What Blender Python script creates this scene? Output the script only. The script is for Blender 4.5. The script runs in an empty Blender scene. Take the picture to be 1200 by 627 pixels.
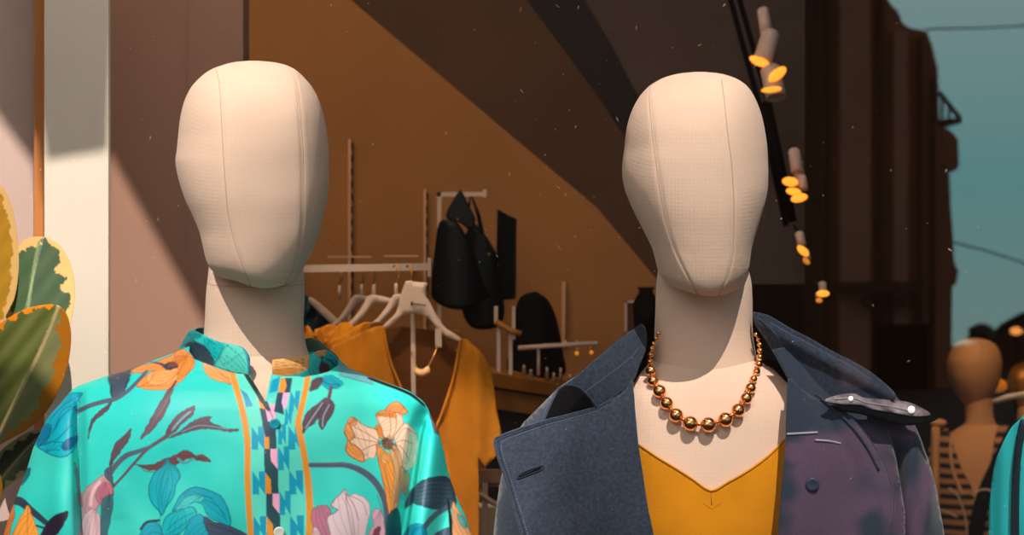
import bpy, bmesh, math, random
import numpy as np
from mathutils import Vector
from mathutils.geometry import delaunay_2d_cdt
random.seed(7); rng = np.random.RandomState(7)
D = 2.5; EYE = 1.55; YG = -0.45
col = bpy.context.scene.collection

# ------------------------------------------------------------ basics
def P(px, py, Y):
    s = (Y + D) / D / 1000.0
    return Vector(((px - 600) * s, Y, EYE + (313.5 - py) * s))
def RV(px, py, Yv):                       # a point across the street, seen mirrored in the pane
    p = P(px, py, Yv); return Vector((p.x, 2 * YG - p.y, p.z))
def lin(c):
    return tuple(((v / 255) / 12.92 if v / 255 <= .04045 else ((v / 255 + .055) / 1.055) ** 2.4) for v in c)
def linA(a):
    a = np.asarray(a, float) / 255
    return np.where(a <= .04045, a / 12.92, ((a + .055) / 1.055) ** 2.4)
BASE = {}
def obj(name, verts, faces, mat=None, parent=None, smooth=True, thick=0, off=0.0):
    b = BASE.get(parent.name) if parent else None
    vs = np.array([tuple(v) for v in verts], float) if not isinstance(verts, np.ndarray) else verts.copy()
    if b is None:
        mn, mx = vs.min(0), vs.max(0)
        b = Vector(((mn[0] + mx[0]) / 2, (mn[1] + mx[1]) / 2, mn[2]))
        own = True
    else: own = False
    vs -= np.array(b)
    me = bpy.data.meshes.new(name)
    if isinstance(faces, np.ndarray):
        n, k = faces.shape
        me.vertices.add(len(vs)); me.vertices.foreach_set('co', vs.ravel())
        me.loops.add(n * k); me.loops.foreach_set('vertex_index', faces.ravel().astype(np.int32))
        me.polygons.add(n); me.polygons.foreach_set('loop_start', np.arange(0, n * k, k, dtype=np.int32))
        me.polygons.foreach_set('loop_total', np.full(n, k, dtype=np.int32))
        me.update(calc_edges=True); me.validate()
    else:
        me.from_pydata(vs.tolist(), [], faces); me.update()
    if smooth: me.polygons.foreach_set('use_smooth', [True] * len(me.polygons))
    o = bpy.data.objects.new(name, me); col.objects.link(o)
    if mat: me.materials.append(mat)
    if own:
        o.location = b
    if parent: o.parent = parent
    BASE[o.name] = b
    if thick:
        m = o.modifiers.new('solid', 'SOLIDIFY'); m.thickness = thick; m.offset = off
    return o
def thing(name, loc, label, cat, group=None):
    o = bpy.data.objects.new(name, None); col.objects.link(o); o.location = loc
    o.empty_display_size = .05; BASE[o.name] = Vector(loc)
    return tag(o, label, cat, group)
def tag(o, label=None, cat=None, group=None, kind=None):
    if label: o['label'] = label
    if cat: o['category'] = cat
    if group: o['group'] = group
    if kind: o['kind'] = kind
    return o
def joinm(parts):
    V, F = [], []
    for v, f in parts:
        n = len(V); V += [tuple(x) for x in v]; F += [tuple(i + n for i in q) for q in f]
    return V, F
def boxm(a, b):
    x0, x1 = sorted((a[0], b[0])); y0, y1 = sorted((a[1], b[1])); z0, z1 = sorted((a[2], b[2]))
    v = [(x0,y0,z0),(x1,y0,z0),(x1,y1,z0),(x0,y1,z0),(x0,y0,z1),(x1,y0,z1),(x1,y1,z1),(x0,y1,z1)]
    return v, [(0,3,2,1),(4,5,6,7),(0,1,5,4),(1,2,6,5),(2,3,7,6),(3,0,4,7)]
def pbox(x0, y0, x1, y1, Y, th):
    a = P(x0, y0, Y); b = P(x1, y1, Y); return boxm(a, (b.x, Y + th, b.z))
def tube(pts, r, n=8, closed=False):
    pts = [Vector(p) for p in pts]; N = len(pts); V, F = [], []
    rr = r if hasattr(r, '__len__') else [r] * N
    up = Vector((0.13, 1, 0.21)).normalized()
    for i, p in enumerate(pts):
        t = (pts[(i + 1) % N] - pts[i - 1]) if closed else (pts[min(i + 1, N - 1)] - pts[max(i - 1, 0)])
        t = t.normalized() if t.length > 1e-9 else Vector((0, 0, 1))
        a = t.cross(up); a = a.normalized() if a.length > 1e-6 else Vector((1, 0, 0)); b = t.cross(a)
        for k in range(n):
            q = 2 * math.pi * k / n; V.append(p + (a * math.cos(q) + b * math.sin(q)) * rr[i])
    for i in range(N if closed else N - 1):
        j = (i + 1) % N
        for k in range(n):
            F.append((i * n + k, i * n + (k + 1) % n, j * n + (k + 1) % n, j * n + k))
    if not closed:
        F.append(tuple(range(n))[::-1]); F.append(tuple((N - 1) * n + k for k in range(n)))
    return V, F
def lathe(prof, c, axis=(0, 0, 1), n=24):
    ax = Vector(axis).normalized(); a = ax.orthogonal().normalized(); b = ax.cross(a); V, F = [], []
    for r, h in prof:
        for k in range(n):
            q = 2 * math.pi * k / n; V.append(Vector(c) + ax * h + (a * math.cos(q) + b * math.sin(q)) * r)
    m = len(prof)
    for i in range(m - 1):
        for k in range(n): F.append((i*n+k, i*n+(k+1)%n, (i+1)*n+(k+1)%n, (i+1)*n+k))
    F.append(tuple(range(n))[::-1]); F.append(tuple((m-1)*n+k for k in range(n)))
    return V, F
def ball(c, r, n=20, m=12, sc=(1, 1, 1)):
    V, F = [], []
    for i in range(m + 1):
        ph = math.pi * i / m
        for k in range(n):
            q = 2 * math.pi * k / n
            V.append((c[0]+r*sc[0]*math.sin(ph)*math.cos(q), c[1]+r*sc[1]*math.sin(ph)*math.sin(q), c[2]+r*sc[2]*math.cos(ph)))
    for i in range(m):
        for k in range(n): F.append((i*n+k, (i+1)*n+k, (i+1)*n+(k+1)%n, i*n+(k+1)%n))
    return V, F
def smoothpoly(pts, closed=True, sub=5):
    p = np.array(pts, float); N = len(p); out = []
    for i in range(N if closed else N - 1):
        p0 = p[i - 1] if closed or i > 0 else p[0]; p1 = p[i]; p2 = p[(i + 1) % N]
        p3 = p[(i + 2) % N] if closed or i + 2 < N else p[-1]
        for k in range(sub):
            t = k / sub
            out.append(.5 * ((2*p1) + (-p0+p2)*t + (2*p0-5*p1+4*p2-p3)*t*t + (-p0+3*p1-3*p2+p3)*t**3))
    if not closed: out.append(p[-1])
    return np.array(out)
def inpoly(X, Y, poly):
    r = np.zeros(X.shape, bool); n = len(poly); j = n - 1
    for i in range(n):
        xi, yi = poly[i]; xj, yj = poly[j]
        if yi != yj:
            r ^= ((yi > Y) != (yj > Y)) & (X < (xj - xi) * (Y - yi) / (yj - yi) + xi)
        j = i
    return r
def sheet(name, pts, depth, mat, parent=None, thick=.0015, step=6, smooth=True, sub=4, off=0.0, colfn=None):
    """a cloth / leaf / board panel: a pixel-plane outline filled with a fine mesh, given depth by a function"""
    pl = smoothpoly(pts, True, sub) if smooth else np.array(pts, float)
    x0, y0 = pl.min(0); x1, y1 = pl.max(0)
    gx, gy = np.meshgrid(np.arange(x0 + step/2, x1, step), np.arange(y0 + step/2, y1, step))
    gx = gx + (np.arange(gx.shape[0])[:, None] % 2) * step * .3
    m = inpoly(gx, gy, pl); g = np.stack([gx[m], gy[m]], 1)
    if len(g):
        d = np.min(np.hypot(g[:, None, 0] - pl[None, :, 0], g[:, None, 1] - pl[None, :, 1]), 1); g = g[d > step * .35]
    # refine the boundary
    bd = []
    for i in range(len(pl)):
        a, b = pl[i], pl[(i+1) % len(pl)]; n = max(1, int(np.hypot(*(b - a)) / step))
        for k in range(n): bd.append(a + (b - a) * k / n)
    bd = np.array(bd); nb = len(bd)
    co = [Vector((float(x), float(y))) for x, y in np.vstack([bd, g])]
    v, e, f, *_ = delaunay_2d_cdt(co, [], [list(range(nb))], 1, 1e-5)
    fn = depth if callable(depth) else (lambda x, y: depth)
    V = [P(q.x, q.y, float(fn(q.x, q.y))) for q in v]
    F = []
    for t in f:
        a, b, c = [v[i] for i in t[:3]]
        s = (b.x-a.x)*(c.y-a.y) - (b.y-a.y)*(c.x-a.x)
        F.append(tuple(t) if s < 0 else tuple(t)[::-1])      # normals towards the street
    o = obj(name, V, F, mat, parent, True, thick, off)
    if colfn is not None:
        A = o.data.color_attributes.new('Col', 'FLOAT_COLOR', 'POINT')
        px = np.array([[q.x, q.y] for q in v]); c = colfn(px[:, 0], px[:, 1])
        A.data.foreach_set('color', np.hstack([c, np.ones((len(c), 1))]).ravel())
    return o
def interp(x, xs, ys): return float(np.interp(x, xs, ys))
def pch(xs, ys):
    xs = np.array(xs, float); ys = np.array(ys, float)
    def f(x):                                                # Hermite with Catmull tangents, clamped
        x = np.clip(x, xs[0], xs[-1]); i = np.clip(np.searchsorted(xs, x) - 1, 0, len(xs) - 2)
        h = xs[i+1]-xs[i]; t = (x-xs[i])/h; d = np.diff(ys)/np.diff(xs)
        m = np.empty(len(xs)); m[0] = d[0]; m[-1] = d[-1]
        m[1:-1] = np.where(d[:-1]*d[1:] > 0, 2*d[:-1]*d[1:]/(d[:-1]+d[1:]+1e-12), 0)
        return ((2*t**3-3*t**2+1)*ys[i] + (t**3-2*t**2+t)*h*m[i] + (-2*t**3+3*t**2)*ys[i+1] + (t**3-t**2)*h*m[i+1])
    return f

# ------------------------------------------------------------ materials
def mat(name, c, rough=.7, metal=0, bump=0, bscale=800, noise=0, nscale=6, spec=.4, sheen=0, emit=None, estr=0, attr=False, c2=None, wave=None, coat=0):
    m = bpy.data.materials.new(name); m.use_nodes = True; nt = m.node_tree; b = nt.nodes['Principled BSDF']
    L = nt.links.new; tc = nt.nodes.new('ShaderNodeTexCoord')
    rgb = lin(c)
    b.inputs['Base Color'].default_value = (*rgb, 1); b.inputs['Roughness'].default_value = rough
    b.inputs['Metallic'].default_value = metal; b.inputs['Specular IOR Level'].default_value = spec
    b.inputs['Sheen Weight'].default_value = sheen; b.inputs['Coat Weight'].default_value = coat
    src = None
    if attr:
        a = nt.nodes.new('ShaderNodeAttribute'); a.attribute_name = 'Col'; src = a.outputs['Color']; L(src, b.inputs['Base Color'])
    if noise or c2:
        n = nt.nodes.new('ShaderNodeTexNoise'); n.inputs['Scale'].default_value = nscale; n.inputs['Detail'].default_value = 5
        L(tc.outputs['Object'], n.inputs['Vector'])
        mx = nt.nodes.new('ShaderNodeMix'); mx.data_type = 'RGBA'
        r = nt.nodes.new('ShaderNodeMapRange'); r.inputs[1].default_value = .35; r.inputs[2].default_value = .65
        L(n.outputs['Fac'], r.inputs[0]); L(r.outputs[0], mx.inputs[0])
        lo = lin(c2) if c2 else tuple(v * (1 - noise) for v in rgb); hi = rgb if c2 else tuple(min(1, v * (1 + noise)) for v in rgb)
        mx.inputs[6].default_value = (*hi, 1); mx.inputs[7].default_value = (*lo, 1)
        if attr:
            mx.blend_type = 'MULTIPLY'; mx.inputs[0].default_value = 1
            m2 = nt.nodes.new('ShaderNodeMapRange'); m2.inputs[3].default_value = 1 - noise; m2.inputs[4].default_value = 1
            L(n.outputs['Fac'], m2.inputs[0]); nt.links.remove(mx.inputs[0].links[0]); L(src, mx.inputs[6]); L(m2.outputs[0], mx.inputs[7])
        L(mx.outputs[2], b.inputs['Base Color'])
    if bump:
        if wave:
            w1 = nt.nodes.new('ShaderNodeTexWave'); w2 = nt.nodes.new('ShaderNodeTexWave')
            w1.bands_direction = 'X'; w2.bands_direction = 'Z'
            for w in (w1, w2): w.inputs['Scale'].default_value = bscale; w.inputs['Distortion'].default_value = .6; L(tc.outputs['Object'], w.inputs['Vector'])
            ad = nt.nodes.new('ShaderNodeMath'); L(w1.outputs['Fac'], ad.inputs[0]); L(w2.outputs['Fac'], ad.inputs[1]); h = ad.outputs[0]
        else:
            n = nt.nodes.new('ShaderNodeTexNoise'); n.inputs['Scale'].default_value = bscale; n.inputs['Detail'].default_value = 3
            L(tc.outputs['Object'], n.inputs['Vector']); h = n.outputs['Fac']
        bp = nt.nodes.new('ShaderNodeBump'); bp.inputs['Strength'].default_value = bump; bp.inputs['Distance'].default_value = .001
        L(h, bp.inputs['Height']); L(bp.outputs[0], b.inputs['Normal'])
    if emit:
        b.inputs['Emission Color'].default_value = (*lin(emit), 1); b.inputs['Emission Strength'].default_value = estr
    return m
M = {}
M['skin'] = mat('cream_fabric', (236, 205, 183), .85, bump=.25, bscale=260, wave=True, noise=.04, nscale=9, spec=.15, sheen=.15)
M['seam'] = mat('seam_thread', (196, 172, 150), .9)
M['print'] = mat('printed_satin', (70, 225, 210), .48, attr=True, bump=.06, bscale=300, spec=.3)
M['teal'] = mat('teal_satin', (40, 196, 202), .4, noise=.1, spec=.5)
M['tealbutton'] = mat('teal_button', (30, 165, 190), .25, spec=.6)
M['pearl'] = mat('pearl_button', (220, 225, 215), .2)
M['navy'] = mat('navy_linen', (45, 55, 72), .85, bump=.35, bscale=900, noise=.3, nscale=260, spec=.2, sheen=.2)
M['navy_refl'] = mat('navy_linen_reflection', (45, 55, 72), .85, bump=.35, bscale=900, attr=True, noise=.3, nscale=260, spec=.2, sheen=.2)
M['black'] = mat('black_lining_and_shade', (3, 3, 5), .9, spec=.1)
M['thread'] = mat('navy_thread', (96, 112, 136), .8)
M['threadd'] = mat('dark_thread', (24, 32, 48), .9)
M['mustard'] = mat('mustard_jersey', (219, 141, 12), .85, bump=.2, bscale=500, noise=.06, nscale=20, spec=.15)
M['gold'] = mat('polished_gold', (255, 180, 110), .2, metal=1)
M['leaf'] = mat('variegated_leaf', (90, 110, 60), .45, attr=True, noise=.15, nscale=30, spec=.5)
M['stem'] = mat('plant_stem', (110, 100, 60), .7)
M['pot'] = mat('clay_pot', (150, 90, 60), .8, noise=.1)
M['white'] = mat('white_column_paint', (214, 202, 186), .8, noise=.03)
M['mauve'] = mat('mauve_wall_paint', (196, 170, 160), .8, noise=.04)
M['woodo'] = mat('orange_wood_edge', (196, 122, 58), .6, noise=.1, nscale=12)
M['pink'] = mat('pinkish_panel', (158, 120, 102), .8, noise=.06, nscale=3)
M['wallb'] = mat('brown_wall', (163, 107, 58), .85, noise=.08, nscale=2.5)
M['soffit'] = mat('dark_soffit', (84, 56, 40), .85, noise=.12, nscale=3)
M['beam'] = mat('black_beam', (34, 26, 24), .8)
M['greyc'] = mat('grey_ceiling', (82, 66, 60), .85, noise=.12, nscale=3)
M['dark'] = mat('dark_wall', (40, 26, 18), .9, noise=.15, nscale=2)
M['floor'] = mat('shop_floor', (90, 66, 48), .6, noise=.12, nscale=3)
M['rail'] = mat('white_metal', (206, 176, 156), .5)
M['hanger'] = mat('white_plastic', (216, 184, 160), .5)
M['ink'] = mat('hanger_ink', (40, 30, 26), .8)
M['slot'] = mat('slot_shadow', (58, 34, 18), .9)
M['standard'] = mat('wall_standard_paint', (214, 160, 118), .6)
M['bag'] = mat('black_leather', (9, 9, 12), .5, noise=.2, nscale=8, spec=.25)
M['blackm'] = mat('black_matte', (7, 5, 5), .8, spec=.15)
M['mustk'] = mat('mustard_knit', (214, 130, 16), .9, noise=.1, nscale=16, bump=.3, bscale=300)
M['brownk'] = mat('brown_knit_inside', (104, 58, 14), .95)
M['brass'] = mat('brass', (215, 160, 80), .3, metal=1)
M['shelfw'] = mat('golden_wood', (170, 104, 34), .5, noise=.2, nscale=14)
M['tan'] = mat('tan_fabric', (204, 142, 92), .8, noise=.05)
M['glow'] = mat('warm_glow', (255, 170, 60), .5, emit=(255, 158, 48), estr=1.5)
M['glowd'] = mat('dim_warm_glow', (240, 150, 60), .5, emit=(225, 140, 30), estr=.7)
M['lampw'] = mat('lamp_housing', (220, 190, 176), .6)
M['dust'] = mat('dust_speck', (255, 225, 190), .9)
M['pendant'] = mat('amber_stone', (236, 180, 120), .3)
M['glassb'] = mat('bottle_glass', (120, 90, 60), .2)
M['street'] = mat('asphalt', (60, 55, 52), .9, noise=.2, nscale=2)
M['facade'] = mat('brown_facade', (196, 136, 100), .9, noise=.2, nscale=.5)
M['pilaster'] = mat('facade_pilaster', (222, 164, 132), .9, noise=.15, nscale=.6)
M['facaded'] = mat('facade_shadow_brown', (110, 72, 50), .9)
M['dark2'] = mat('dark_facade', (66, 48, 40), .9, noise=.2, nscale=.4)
M['carp'] = mat('black_car_paint', (12, 12, 14), .25, spec=.6)
M['carw'] = mat('pale_car_trim', (235, 230, 225), .4)
M['headl'] = mat('headlamp_glow', (255, 240, 220), .4, emit=(255, 240, 220), estr=10)
M['tree'] = mat('bare_tree', (110, 130, 120), .9)
M['wire'] = mat('street_wire', (70, 80, 84), .9)
M['outer'] = mat('shopfront_render', (120, 100, 90), .9, noise=.1)

# ------------------------------------------------------------ camera
cam = bpy.data.cameras.new('camera'); co = bpy.data.objects.new('camera', cam); col.objects.link(co)
co.location = (0, -D, EYE); co.rotation_euler = (math.pi/2, 0, 0)
cam.sensor_width = 36; cam.lens = 36 * D / 1.2; cam.clip_end = 300; cam.clip_start = .05
cam.dof.use_dof = True; cam.dof.focus_distance = D - .06; cam.dof.aperture_fstop = cam.lens / 7.0
bpy.context.scene.camera = co
sc = bpy.context.scene
sc.view_settings.view_transform = 'Standard'; sc.view_settings.look = 'None'
sc.cycles.transparent_max_bounces = 16; sc.cycles.max_bounces = 8
sc.cycles.sample_clamp_indirect = 4

# ------------------------------------------------------------ setting
def struct(name, vf, m, smooth=False):
    return tag(obj(name, vf[0], vf[1], m, None, smooth), kind='structure')
XL, XR, YB = -2.2, 3.2, 6.2
struct('floor', boxm((XL, YG - .1, -.1), (XR, YB, 0)), M['floor'])
struct('ceiling', boxm((XL, YG - .1, 3.7), (XR, YB, 3.8)), M['dark'])
struct('wall_left', boxm((XL - .1, YG - .1, 0), (XL, YB, 3.7)), M['dark'])
struct('wall_right', boxm((XR, YG - .1, 0), (XR + .1, YB, 3.7)), M['dark'])
struct('wall_back', boxm((XL, YB, 0), (XR, YB + .1, 3.7)), M['dark'])
struct('ground', boxm((-60, -32, -.12), (60, YG - .12, -.02)), M['street'])
struct('wall_front', joinm([boxm((-8, YG - .06, 3.37), (8, YG + .04, 9)), boxm((-8, YG - .06, 0), (-1.7, YG + .04, 3.37)), boxm((1.9, YG - .06, 0), (8, YG + .04, 3.37)), boxm((-1.7, YG - .06, 0), (1.9, YG + .04, .35))]), M['outer'])
# partitions inside the window bay
def wallslab(name, x0, x1, Y, m, th=.08, z1=3.6):
    a = P(x0, 0, Y); b = P(x1, 0, Y)
    return struct(name, boxm((a.x, Y, 0), (b.x, Y + th, z1)), m)
wallslab('column', 52, 127, .5, M['white'], .015)
wallslab('wall_mauve', -300, 58, .66, M['mauve'], .06)
wallslab('trim_1', 40, 53, .6, M['woodo'], .05)
wallslab('wall_pinkish', 100, 285, .98, M['pink'], .08)
wallslab('trim_2', 217, 219, .978, M['pink'], .004)
wallslab('wall_brown', 230, 800, 2.2, M['wallb'], .1)
def board(name, pts, Y, m, th=.004):
    o = sheet(name, pts, Y, m, None, th, step=40, smooth=False, off=-1.0)
    o.data.polygons.foreach_set('use_smooth', [False] * len(o.data.polygons)); return tag(o, kind='structure')
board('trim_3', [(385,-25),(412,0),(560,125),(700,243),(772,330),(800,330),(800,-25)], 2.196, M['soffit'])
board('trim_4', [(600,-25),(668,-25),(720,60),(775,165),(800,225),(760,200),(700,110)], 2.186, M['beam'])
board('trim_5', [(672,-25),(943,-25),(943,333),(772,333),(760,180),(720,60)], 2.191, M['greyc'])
# shop window pane
gm = bpy.data.materials.new('window_glass'); gm.use_nodes = True; nt = gm.node_tree; nt.nodes.clear()
o_ = nt.nodes.new('ShaderNodeOutputMaterial'); mx = nt.nodes.new('ShaderNodeMixShader'); tr = nt.nodes.new('ShaderNodeBsdfTransparent'); gl = nt.nodes.new('ShaderNodeBsdfGlossy')
gl.inputs['Roughness'].default_value = 0.0; mx.inputs[0].default_value = .2
nt.links.new(tr.outputs[0], mx.inputs[1]); nt.links.new(gl.outputs[0], mx.inputs[2]); nt.links.new(mx.outputs[0], o_.inputs[0])
pane = struct('window_1', ([(-1.7, YG, .35), (1.9, YG, .35), (1.9, YG, 3.37), (-1.7, YG, 3.37)], [(0, 1, 2, 3)]), gm)
# dust on the pane
parts = []
for i in range(260):
    x, y = rng.uniform(0, 1200), rng.uniform(0, 627)
    if rng.rand() < .35: x, y = rng.normal(720, 160), rng.normal(200, 140)
    r = rng.uniform(.00014, .00038) if rng.rand() < .9 else .0005
    c = P(x, y, YG - .002)
    if rng.rand() < .25:
        d = Vector((rng.uniform(-1, 1), 0, rng.uniform(.2, 1))).normalized() * rng.uniform(.0006, .0022); parts.append(tube([c - d, c + d], r * .5, 4))
    else: parts.append(ball(c, r, 6, 4))
v, f = joinm(parts); tag(obj('window_dust', v, f, M['dust']), 'tiny pale dust specks and scratches on the shop window pane', 'dust', kind='stuff')

# ------------------------------------------------------------ mannequin head / neck / torso
def ss(t): t = np.clip(t, 0, 1); return t*t*(3-2*t)
def make_head(root, W, bottom, seamL, seamR, chinx, dfs, dbs, side, yc=0.0, m=None, tilt=0):
    ys = np.array([w[0] for w in W], float); top, bot = ys[0], ys[-1]
    fl = pch(ys, [w[1] for w in W]); fr = pch(ys, [w[2] for w in W])
    df = pch([w[0] for w in dfs], [w[1] for w in dfs]); db = pch([w[0] for w in dbs], [w[1] for w in dbs])
    sl = pch([s[1] for s in seamL], [s[0] for s in seamL]); sr = pch([s[1] for s in seamR], [s[0] for s in seamR])
    NR = 90; nA, nM, nB, nK = 26, 34, 26, 60
    V = []; SL, SR = [], []
    for i in range(NR):
        t = i / (NR - 1); t = 1 - math.cos(t * math.pi / 2) if False else t
        tt = (1 - math.cos(t * math.pi)) / 2 * .5 + t * .5; tt = max(tt, .0008)
        y = top + (bot - top) * tt
        xl, xr = fl(y), fr(y); cx, hw = (xl + xr) / 2, max((xr - xl) / 2, .5)
        aL = math.asin(max(-.97, min(.0, (float(sl(y)) - cx) / hw))); aR = math.asin(max(.0, min(.97, (float(sr(y)) - cx) / hw)))
        th = list(np.linspace(-math.pi/2, aL, nA, endpoint=False)) + list(np.linspace(aL, aR, nM, endpoint=False)) + list(np.linspace(aR, math.pi/2, nB, endpoint=False)) + list(np.linspace(math.pi/2, 3*math.pi/2, nK, endpoint=False))
        f_, b_ = float(df(y)), float(db(y))
        ex_ = 1 - .38*min(1, max(0, (tt-.35)/.5)); yL, yR = f_ * math.cos(aL)**ex_, f_ * math.cos(aR)**ex_
        for k, a in enumerate(th):
            u, c = math.sin(a), math.cos(a); px = cx + hw * u
            if c > 0:
                d = f_ * c ** (1 - .38*min(1, max(0, (tt-.35)/.5)))
                if aL < a < aR:
                    ch = yL + (yR - yL) * (u - math.sin(aL)) / (math.sin(aR) - math.sin(aL) + 1e-9); d = .62 * d + .38 * ch
                g = min(abs(a - aL), abs(a - aR)); d -= .0016 * math.exp(-(g / .035) ** 2)
            else: d = b_ * c
            # the lower rim hangs lowest at the chin
            low = bottom[0] + (bottom[1] - bottom[0]) * (math.exp(-((px - chinx) / 38) ** 2) if c > 0 else 0) + (bottom[2] - bottom[0]) * max(0, (px - chinx) / hw) * (1 if c > 0 else 0)
            py = top + (low - top) * tt
            q = P(px, py, yc - d); V.append(q)
            if k == nA: SL.append(q)
            if k == nA + nM: SR.append(q)
    n = nA + nM + nB + nK; F = [tuple(range(n))]
    for i in range(NR - 1):
        for k in range(n): F.append((i*n+k, (i+1)*n+k, (i+1)*n+(k+1)%n, i*n+(k+1)%n))
    F.append(tuple((NR-1)*n + k for k in range(n))[::-1])
    h = obj('head', V, F, m or M['skin'], root)
    for S in (SL, SR):
        S2 = [p + Vector((0, .0002, 0)) for p in S[6:]]
        v, f = tube(S2, .0007, 6); obj('seam', v, f, M['seam'], h)
    return h
def loft(name, rows, mat_, parent, n=96, sub=4, exp=2.0, caps=True):
    ys = [r[0] for r in rows]; fs = [pch(ys, [r[k] for r in rows]) for k in (1, 2, 3, 4, 5)]
    Y = np.linspace(ys[0], ys[-1], (len(ys) - 1) * sub + 1); V, F = [], []
    for y in Y:
        xl, xr, yc, df, db = [float(f(y)) for f in fs]; cx, hw = (xl+xr)/2, (xr-xl)/2
        for k in range(n):
            a = 2*math.pi*k/n; u, c = math.sin(a), math.cos(a)
            u2 = math.copysign(abs(u)**(2/exp), u); c2 = math.copysign(abs(c)**(2/exp), c)
            V.append(P(cx + hw*u2, y, yc - (df if c > 0 else db) * c2))
    m = len(Y)
    for i in range(m-1):
        for k in range(n): F.append((i*n+k, (i+1)*n+k, (i+1)*n+(k+1)%n, i*n+(k+1)%n))
    if caps: F.append(tuple(range(n))); F.append(tuple((m-1)*n+k for k in range(n))[::-1])
    return obj(name, V, F, mat_, parent)
def stand(root, x, y, ztop, m):
    v, f = lathe([(.018, .02), (.018, ztop)], (x, y, 0), n=20); obj('stand_pole', v, f, m, root)
    v, f = lathe([(.16, 0), (.16, .008), (.15, .016), (.03, .02)], (x, y, 0), n=40); obj('base_plate', v, f, m, root)

# mannequin one (left, in the floral blouse)
m1 = thing('mannequin', (P(300, 313, 0).x, 0, 0), 'cream faceless fabric mannequin wearing the turquoise floral blouse, left in the window', 'mannequin')
W1 = [(71,294,300),(72.5,276,318),(76,262,334),(82,247,346),(90,236,355),(105,223,367),(125,214.5,376),(145,210.5,381),(165,208.5,384),(180,207,385),(192,205.5,385.5),(205,207,385.5),(220,210.5,385),(240,217,383),(260,226,379),(280,234,374),(300,238.5,366.5),(312,241.5,360),(322,246,354),(332,258,346)]
DF = [(71,.004),(76,.035),(82,.05),(95,.068),(115,.083),(145,.096),(180,.102),(225,.103),(265,.1),(300,.094),(320,.086),(332,.066)]
DB = [(71,.004),(76,.04),(82,.058),(95,.078),(115,.095),(145,.108),(180,.112),(225,.1),(265,.078),(300,.06),(320,.05),(332,.045)]
make_head(m1, W1, (323, 338, 322), [(252,76),(257,100),(260,150),(263,200),(267,250),(276,290),(286,315),(294,332)], [(338,76),(348,100),(352,140),(355,200),(355,250),(351,290),(344,315),(334,332)], 312, DF, DB, 1, yc=-.042)
loft('neck', [(300,246,352,.0,.045,.05),(325,243.5,356.5,.0,.05,.052),(350,241,357,.0,.052,.054),(375,240,356,0,.052,.055),(395,238.5,357,0,.053,.056),(412,236,361,0,.055,.058),(424,234,366,0,.057,.06)], M['skin'], m1)
loft('torso', [(418,236,364,0,.056,.059),(424,230,370,0,.058,.061),(434,205,395,0,.062,.066),(446,160,435,0,.074,.08),(465,120,465,0,.088,.09),(500,100,482,0,.1,.1),(560,95,486,0,.112,.11),(640,105,478,0,.12,.11),(760,120,465,0,.11,.1),(860,140,445,0,.1,.1)], M['skin'], m1)
v, f = tube([P(300+57.2*math.sin(a), 331.5+5*math.cos(a), -.0525*math.cos(a)) for a in np.linspace(-1.5,1.5,40)], .0004, 6); obj('neck_joint', v, f, M['seam'], m1)
stand(m1, P(300,0,0).x, 0, 1.02, M['rail'])

# mannequin two (centre right, navy coat)
m2 = thing('mannequin', (P(828, 313, 0).x, 0, 0), 'cream faceless fabric mannequin in navy coat and gold bead necklace', 'mannequin')
W2 = [(84,817,823),(85.5,800,840),(88.5,786,853),(94,772,866),(103,759,877),(118,747,886),(138,738,893),(158,733.5,897),(178,731.5,899.5),(194,729.5,900),(206,729,900.5),(222,731,900),(240,737,897),(258,745,892),(278,755,886),(298,764.5,880.5),(315,769,878),(328,773,874),(341,790,862)]
sh = 13
DF2 = [(84,.004)] + [(a + sh, b) for a, b in DF[1:-1]] + [(341,.07)]
DB2 = [(84,.004)] + [(a + sh, b) for a, b in DB[1:-1]] + [(341,.045)]
make_head(m2, W2, (333, 347, 334), [(765,92),(761,112),(764,150),(770,200),(778,250),(789,290),(803,318),(818,341)], [(845,90),(848,112),(852,150),(858,200),(860,250),(859,290),(854,318),(842,341)], 832, DF2, DB2, 1, yc=-.042)
loft('neck', [(310,772,876,.0,.045,.05),(335,769,881,.0,.05,.052),(360,768,882,.0,.052,.054),(385,767,882,0,.053,.055),(405,766,884,0,.055,.057),(420,765,887,0,.057,.059),(431,764,889,0,.059,.06),(446,766,888,0,.0605,.06)], M['skin'], m2)
T2 = [(418,774,880,0,.046,.05),(424,764,890,0,.051,.055),(430,752,902,0,.0565,.06),(438,732,920,0,.0635,.068),(448,700,950,0,.071,.077),(465,662,985,0,.082,.088),(500,640,1015,0,.096,.1),(560,632,1020,0,.112,.11),(640,640,1010,0,.122,.11),(760,650,1000,0,.11,.1),(860,670,980,0,.1,.1)]
loft('torso', T2, M['skin'], m2)
stand(m2, P(828,0,0).x, 0, 1.02, M['rail'])
def surf(rows, off=0.0, exp=2.0, yc=0):
    ys = [r[0] for r in rows]; L, R_, Fd = pch(ys, [r[1] for r in rows]), pch(ys, [r[2] for r in rows]), pch(ys, [r[4] for r in rows])
    def f(x, y):
        l, r = float(L(y)), float(R_(y)); u = min(.985, abs((x - (l+r)/2) / ((r-l)/2)))
        return yc - float(Fd(y)) * (1 - u**exp) ** (1/exp) - off
    return f
t2 = surf(T2)

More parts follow.
